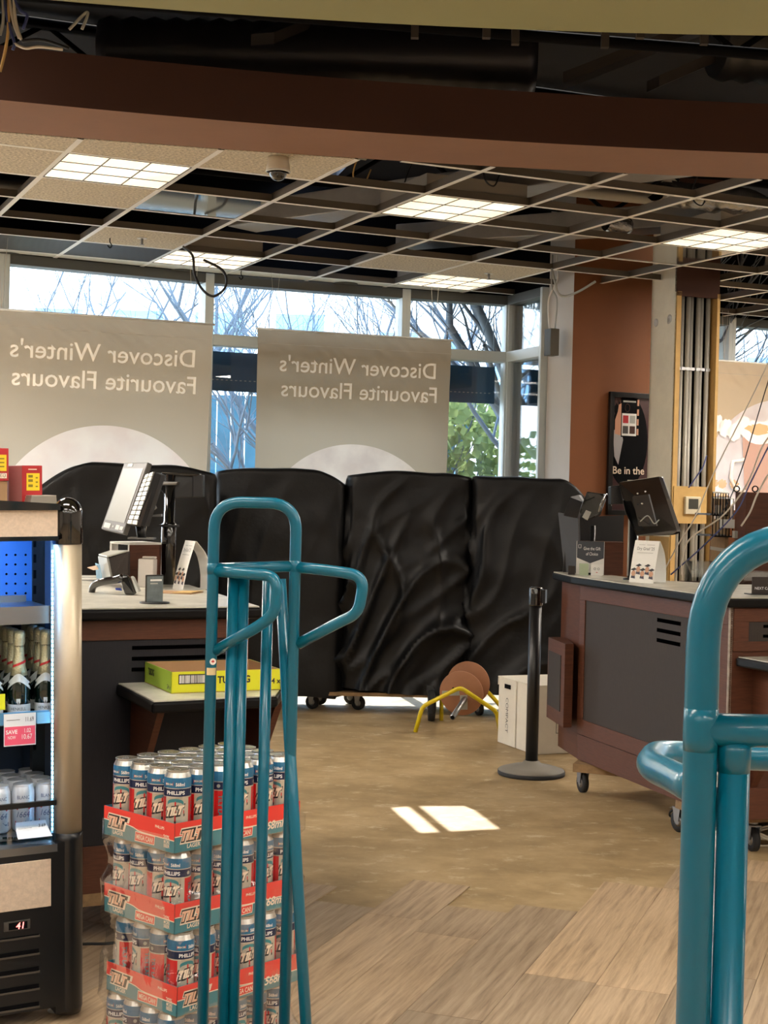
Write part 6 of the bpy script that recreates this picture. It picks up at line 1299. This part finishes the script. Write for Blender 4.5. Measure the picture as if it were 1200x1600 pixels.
mb = MB(); mb.bx(w_ * .5, w_ * .92, -.001, 0, cbh + (h_ - cbh) * .3, cbh + (h_ - cbh) * .8, MATS['tag_yellow']); mb.bx(w_ * .45, w_ * .93, -.001, 0, cbh + (h_ - cbh) * .08, cbh + (h_ - cbh) * .24, 'cream'); mb.text('EXPORT-CA', .011, frame((w_ * .5, -.0016, cbh + (h_ - cbh) * .11), (1, 0, 0), Z), 'ink', wmax=w_ * .4)
for k in range(3): mb.bx(w_ * .66, w_ * .84, -.0016, -.001, cbh + (h_ - cbh) * (.42 + .12 * k), cbh + (h_ - cbh) * (.46 + .12 * k), MATS['tag_olive'])
mb.build('label', e)
a = L(44, 792, .1); b = L(88, 775, .1); e = empty('clear_tray', MX @ Vector((a.x, .09, z0_)), label='clear plastic tray lying on top of the fridge beside the post cap', cat='tray'); e.rotation_euler = (0, TILT, FA)
mb = MB(); w_, h_ = b.x - a.x, b.z - z0_; q = [(0, 0, 0), (w_, 0, 0), (w_, .12, 0), (0, .12, 0)]; q2 = [(w_ * .12, .01, h_), (w_, .01, h_), (w_, .11, h_), (w_ * .12, .11, h_)]
mb.slab(q2, (0, 0, .002), mat('smoky_plastic', (176, 168, 156), .3)); 
for k in range(4): mb.poly([q[k], q[(k + 1) % 4], q2[(k + 1) % 4], q2[k]], mat('smoky_plastic2', (120, 112, 100), .3))
mb.build('shell', e)

# ------------------------------------------------------------------ cables
def cable(pts, r, mt, lb, nm='hanging_cable'):
    mb = MB(); mb.tube(spl(pts, 8), r, mt, 7); mb.build(nm, label=lb, cat='cable')
cable([grid(1.99, 3.65, -.01), at(301, 400, 9.1), at(304, 428, 9.1), at(316, 452, 9.1), at(333, 463, 9.1), at(350, 452, 9.1), at(354, 436, 9.1), at(345, 420, 9.1), at(318, 406, 9.1)], .008, 'cable_k', 'thick black cable loop hanging from the grid in front of the first banner')
cable([onz(862, 420, 2.99), at(867, 440, 9.9), at(872, 458, 9.9), at(884, 463, 9.9), at(905, 455, 9.8), at(930, 440, 9.7)], .008, 'lgrey', 'grey conduit loop hanging under the grid above the white return wall')
for k, (pts, mt, r, lb) in enumerate([
    ([(1212, 540), (1185, 600), (1150, 670), (1115, 740), (1085, 810), (1060, 850), (1036, 895)], 'cable_w', .0035, 'pale thin cable, leftmost of those sweeping down beside the column'),
    ([(1216, 545), (1196, 610), (1175, 680), (1160, 730), (1140, 780), (1118, 818)], 'cable_k', .003, 'dark thin cable, uppermost beside the mug banner'),
    ([(1212, 670), (1190, 700), (1168, 755), (1130, 805), (1080, 840), (1066, 870), (1064, 898)], 'cable_w', .0045, 'cream cable with a bend, passing the thermostat board'),
    ([(1214, 672), (1192, 715), (1170, 760), (1150, 800), (1100, 852), (1048, 898)], 'cable_b', .004, 'blue cable sweeping down to the right counter'),
    ([(1212, 730), (1198, 745), (1182, 775), (1172, 800), (1158, 822)], 'cable_w', .005, 'short white cable, rightmost, above the teal hoop')]):
    cable([at(x, y, 7.7 + .0 * i) for i, (x, y) in enumerate(pts)], r, mt, lb)
colr = bpy.data.objects['conduit_column']; mb = MB(); mb.tube(spl([p - colr.location for p in (at(1076, 762, 10.2), at(1088, 745, 10.2), at(1098, 730, 10.22), at(1104, 712, 10.24))]), .005, 'cable_b', 6); mb.build('loose_cable', colr)
# coiled cables on the floor at right
for k, (x, y, r, mt, lb) in enumerate([(1068, 1288, .045, 'cable_k', 'small black cable coil on the floor beside the hand truck post'), (1190, 1318, .085, 'cable_w', 'white cable coil on the floor under the right counter'), (1190, 1290, .06, 'cable_k', 'black cable bundle under the right counter at the right edge')]):
    c = onz(x, y, 0); mb = MB()
    for t in range(3):
        mb.tube([c + Vector((cos(a) * (r + .01 * t), sin(a) * (r * .8), .006 + .011 * t + (.02 * (1 + sin(a * 2)) if t else .0))) for a in [2 * pi * q / 28 for q in range(27)]], .005, mt, 6)
    mb.build('cable_coil', label=lb, cat='cable')
c = onz(1046, 1262, 0); mb = MB(); mb.slab([c, c + Vector((.05, -.03, 0)), c + Vector((.06, .02, 0)), c + Vector((.02, .03, 0))], (0, 0, .002), 'paper'); mb.build('paper_scrap', label='small white scrap of paper on the floor by the right counter', cat='paper')
cable([Vector((-1.5, 4.35, .008)), Vector((-1.0, 4.70, .008)), Vector((-.82, 4.76, .008)), Vector((-.6, 4.95, .008)), Vector((-.35, 5.05, .008))], .006, 'cable_k', 'black cord lying on the floor at the foot of the left counter', 'floor_cable')
# bundle at the top left
for k, (pts, mt) in enumerate([([(14, -40), (13, 40), (8, 80), (0, 112)], 'tan'), ([(8, -40), (20, 30), (30, 60)], 'cable_w'), ([(2, -30), (12, 30), (22, 66), (20, 78)], 'cable_b'), ([(20, -30), (24, 30), (33, 62)], 'cable_w'), ([(10, -30), (30, 14), (42, 24), (36, 46)], 'cable_b'), ([(4, -20), (5, 30), (0, 55)], 'lgrey'), ([(22, 68), (40, 75), (62, 73), (98, 77)], 'cable_w'), ([(34, 64), (60, 62), (80, 66), (108, 76)], 'cable_k')]):
    cable([at(x, y, 5.6) for x, y in pts], .006, mt, ['tan', 'white', 'blue', 'second white', 'looping blue', 'grey', 'white sideways', 'black sideways'][k] + ' cable in the loose bundle hanging at the top left corner')
cable([at(108, 46, 5.7), at(134, 20, 5.7), at(136, 26, 5.7), at(128, 46, 5.7)], .006, 'lgrey', 'grey cable end above the brown beam at the upper left')
for k, (x, y, z_) in enumerate([(640, 318, 0), (765, 300, 0), (560, 300, 0), (1090, 330, 0)]):
    p = onz(x, y, 2.998); cable([p + Vector((0, 0, .5)), p + Vector((.03, 0, .3)), p + Vector((-.03, .02, .1)), p + Vector((.02, 0, .03)), p + Vector((.06, .02, .12))], .004, 'tan' if k == 2 else 'cable_k', 'loose wire dangling in the open grid, %s' % ['above the middle light', 'right of the middle light', 'left of the middle light', 'near the right light'][k])

# ------------------------------------------------------------------ background to the right of the column
def wire_rack(x, y, Y, w, h, lb):
    p = at(x, y, Y); e = empty('wire_rack', (p.x, p.y, p.z), .3, label=lb, cat='rack'); mb = MB()
    for k in range(7): mb.tube([(w * k / 6, 0, 0), (w * k / 6, 0, h)], .003, 'dark', 5)
    mb.tube([(0, 0, h), (w, 0, h)], .005, 'white', 6); mb.tube([(0, 0, 0), (w, 0, 0)], .004, 'dark', 5); mb.bx(0, w, .02, .2, -.0, .01, 'steel'); mb.build('grid_front', e)
    return e, p
b = at(1115, 900, 8.6); sh_ = MB(); sx0 = b.x + .06
mb = MB(); mb.bx(sx0, sx0 + 1.2, 8.60, 9.0, .0, .9, 'laminate'); mb.bx(sx0, sx0 + .02, 8.6, 9.0, .9, 1.5, 'ply'); mb.bx(sx0, sx0 + 1.2, 8.98, 9.0, .9, 1.42, 'orange'); mb.bx(sx0, sx0 + 1.2, 8.6, 9.0, 1.18, 1.20, 'lgrey'); mb.build('shelf_unit', label='low shelf unit with orange back panel behind the counter, right of the column', cat='shelf')
wire_rack(1113, 838, 8.55, .13, .22, 'small wire rack with white rail, lower one beside the column foot'); wire_rack(1113, 805, 8.5, .10, .13, 'small wire rack on the upper shelf, beside the column')
p = at(1164, 836, 8.3); mb = MB(); mb.bx(p.x, p.x + .5, 8.3, 8.55, .9, at(1164, 769, 8.3).z, 'wood'); mb.build('wood_panel', label='dark wood cabinet top at the right edge behind the teal hoop', cat='cabinet')
for k, x in enumerate((1151, 1180)): p = at(x, 764, 8.35); mb = MB(); mb.tube([p + Vector((.016 * cos(a), 0, .016 * sin(a))) for a in [pi * 2 * q / 12 for q in range(12)]], .004, 'dark', 6, closed=True); mb.build('metal_ring', label=['left', 'right'][k] + ' small dark metal ring standing on the dark wood cabinet', cat='ring')
for k, (x, y, Y, w, h, mt) in enumerate([(1118, 800, 8.75, .1, .08, 'paper'), (1126, 818, 8.6, .12, .05, 'white'), (1146, 835, 8.5, .14, .04, 'lgrey')]):
    p = at(x, y, Y); mb = MB(); mb.box((p.x + w / 2, Y, p.z), (w, .06, h), mt); mb.build('small_carton', label=['white carton on the upper shelf by the column', 'flat white carton on the shelf by the wire racks', 'flat grey carton right of the wire racks'][k], cat='carton')

# ------------------------------------------------------------------ outside
mb = MB(); mb.poly([(-60, 8, -.12), (60, 8, -.12), (60, 90, -.12), (-60, 90, -.12)], mat('pavement', (170, 168, 160), .9, var=.1, vscale=1)); struct('ground', mb)
mb = MB(); mb.bx(-60, 60, 17, 24, -.1, -.06, mat('lawn', (110, 130, 70), .9, var=.3, vscale=3)); struct('grass', mb) if 0 else None
# unseen canopy slab, added to keep direct sun off the windows
ca = Vector((-.215, .977, 0)); ce = 3.45
def fac(x):
    for (x0, y0), (x1, y1) in zip(FP, FP[1:]):
        if x0 <= x <= x1: return y0 + (y1 - y0) * (x - x0) / (x1 - x0)
    return FP[-1][1] + .5
def edge(px_, py_, y_): t = (y_ - py_) / ca.y; return Vector((px_ + ca.x * t, y_, 0))
mb = MB(); mb.prism([(-6.9, 10.3), (-.2, 13.15), (5.8, 15.9), (6.6, 14.35), (2.2, 12.25), (.93, 11.58), (.05, 11.30), (-1.33, 10.76), (-2.6, 10.07), (-3.87, 9.36), (-6.5, 8.2)][::-1], ce, ce + .1, 'wframe_d')
struct('added_sun_canopy', mb)
bw = mat('pale_facade', (226, 224, 216), .8); bgl = mat('facade_glass', (120, 160, 190), .3)
def building(x, y, w, d, h, lb, fl, nw, wm=bw):
    e = empty('building', (x, y, -.1), label=lb, cat='building'); mb = MB(); mb.bx(0, w, 0, d, 0, h, wm); mb.build('wall', e)
    for f in range(fl):
        for k in range(nw):
            mb = MB(); xx = w * (k + .2) / nw; zz = h * (f + .3) / fl; mb.bx(xx, xx + w / nw * .6, -.03, .02, zz, zz + h / fl * .45, bgl); mb.bx(xx, xx + w / nw * .6, -.06, -.03, zz + h / fl * .2, zz + h / fl * .22, bw); mb.build('window', e)
building(-16, 31, 15, 8, 9, 'pale block with rows of windows across the street, seen through the upper left panes', 3, 9)
building(2, 33, 13, 8, 8.2, 'pale block across the street at the right, behind bare trees', 3, 7)
building(-6, 42, 9, 6, 7, 'set back pale building between the two nearer blocks', 2, 5)
# teal fence seen between the banners
mb = MB(); fx = -3.2
for k in range(26): mb.bx(fx + k * .16, fx + k * .16 + .145, 17.0, 17.03, -.1, 2.55, mat('teal_fence', (44, 96, 116), .7, var=.3, vscale=3))
mb.build('board_fence', label='teal blue board fence outside, seen between the banners', cat='fence')
bark = mat('bark', (92, 102, 112), .9); leafm = cloth_mat('leaf_green', (120, 134, 84), .4, .3)
def tree(x, y, h, seed, lb, tr=.09, leaves=0):
    r = random.Random(seed); e = empty('bare_tree', (x, y, -.12), label=lb, cat='tree', group='leafless trees outside the windows'); mb = MB(); tips = []
    def grow(p, d, l, rad, dep):
        pts = [p]; q = p
        for k in range(4): d = (d + Vector((r.uniform(-.18, .18), r.uniform(-.18, .18), r.uniform(-.04, .10)))).normalized(); q = q + d * l / 4; pts.append(q)
        mb.tube(pts, rad, bark, 6 if dep > 1 else 4, r1=rad * .62, caps=False)
        if dep == 0: tips.append(q); return
        for k in range(r.choice([3, 3, 4])):
            t = r.choice([1, 2, 3, 4]); nd = (d + Vector((r.uniform(-.9, .9), r.uniform(-.9, .9), r.uniform(-.1, .6)))).normalized(); grow(pts[t], nd, l * r.uniform(.6, .85), rad * .55, dep - 1)
    grow(Vector((0, 0, 0)), Vector((0, 0, 1)), h * .36, tr, 5); mb.build('branches', e)
for k, (x, y, h, s, t, lb) in enumerate([(-4.4, 15.2, 6, 1, .07, 'thin bare tree outside the left pane'), (-2.9, 16.4, 6.5, 2, .08, 'bare tree outside, left of the loop of black cable'), (-.9, 15.5, 6, 3, .06, 'bare tree outside behind the gap between banners'), (.6, 16.5, 6.5, 4, .07, 'bare tree outside above the second banner'), (1.55, 14.2, 6.5, 15, .09, 'dark trunked bare tree outside beside the corner post'), (1.62, 13.4, 7, 16, .11, 'thick trunk outside the narrow corner window'), (3.9, 17, 6.5, 9, .08, 'bare tree outside, right of the column')]): tree(x, y, h, s, lb, t)
def bush(x, y, w, d, h, seed, lb, n=2600):
    r = random.Random(seed); mb = MB(); vs = []; fs = []
    for k in range(n):
        a, b = r.uniform(0, 2 * pi), r.random(); p = Vector((x + w / 2 * cos(a) * sqrt(r.random()), y + d / 2 * sin(a) * sqrt(r.random()), h * b ** .8)); s = r.uniform(.04, .09)
        u = Vector((r.uniform(-1, 1), r.uniform(-1, 1), r.uniform(-1, 1))).normalized(); v = u.cross(Vector((r.uniform(-1, 1), r.uniform(-1, 1), r.uniform(-1, 1)))).normalized(); i = len(vs); vs += [p, p + (u + v) * s, p + u * s * 2, p + (u - v) * s]; fs.append((i, i + 1, i + 2, i + 3))
    mb.add(vs, fs, leafm); mb.build('shrub', label=lb, cat='shrub', group='green shrubs outside the windows')
bush(1.1, 16.0, 2.4, 1.4, 2.5, 1, 'pale green shrub outside, right of the second banner'); bush(3.2, 16.4, 2.6, 1.4, 2.4, 2, 'pale green shrub outside the narrow corner pane'); bush(-4.4, 16, 2, 1.2, 2.2, 3, 'green shrub outside behind the first banner', 1200)

# ------------------------------------------------------------------ store ceiling lights over the aisles behind the camera
LS = lampm('bright_diffuser', 16, (1, .96, .90))
LS2 = lampm('added_fill_diffuser', 45, (1, .95, .88))
lab = 0
for yy in (3.3, 1.2, -1.2, -3.6):
    for xx in (-3.0, -1.0, 1.0, 3.0, 5.0):
        e = empty('aisle_light', (xx, yy, 3.0), label='long lit ceiling light in the aisle ceiling, %s row, %s column' % ({3.3: 'front', 1.2: 'second', -1.2: 'third', -3.6: 'rear'}[yy], {-3.0: 'far left', -1.0: 'left', 1.0: 'middle', 3.0: 'right', 5.0: 'far right'}[xx]), cat='ceiling light', group='long aisle ceiling lights')
        mb = MB(); mb.bx(-.6, .6, -.15, .15, -.012, -.008, LS); mb.build('diffuser', e); mb = MB(); mb.bx(-.62, .62, -.17, .17, -.008, -.0005, 'white'); mb.build('frame', e)
for i, j, lb in [(-3, 1, 'left of the view over the left till'), (-4, 3, 'far left by the window'), (8, -1, 'right of the view near the beam'), (10, -2, 'far right near the beam'), (9, 2, 'right of the view behind the column'), (-2, -2, 'left of the view by the beam')]:  # fill lamps added out of view to brighten the checkout area
    q = cellq(i, j); e = empty('ceiling_light', q[0], label='added square fill light out of the frame, ' + lb, cat='ceiling light', group='added square fill lights beside the view'); mb = MB(); mb.slab([p - q[0] for p in q], (0, 0, .004), LS2); mb.build('diffuser', e); mb = MB(); mb.slab([p - q[0] + Z * .006 for p in q], (0, 0, .1), house); mb.build('housing', e)
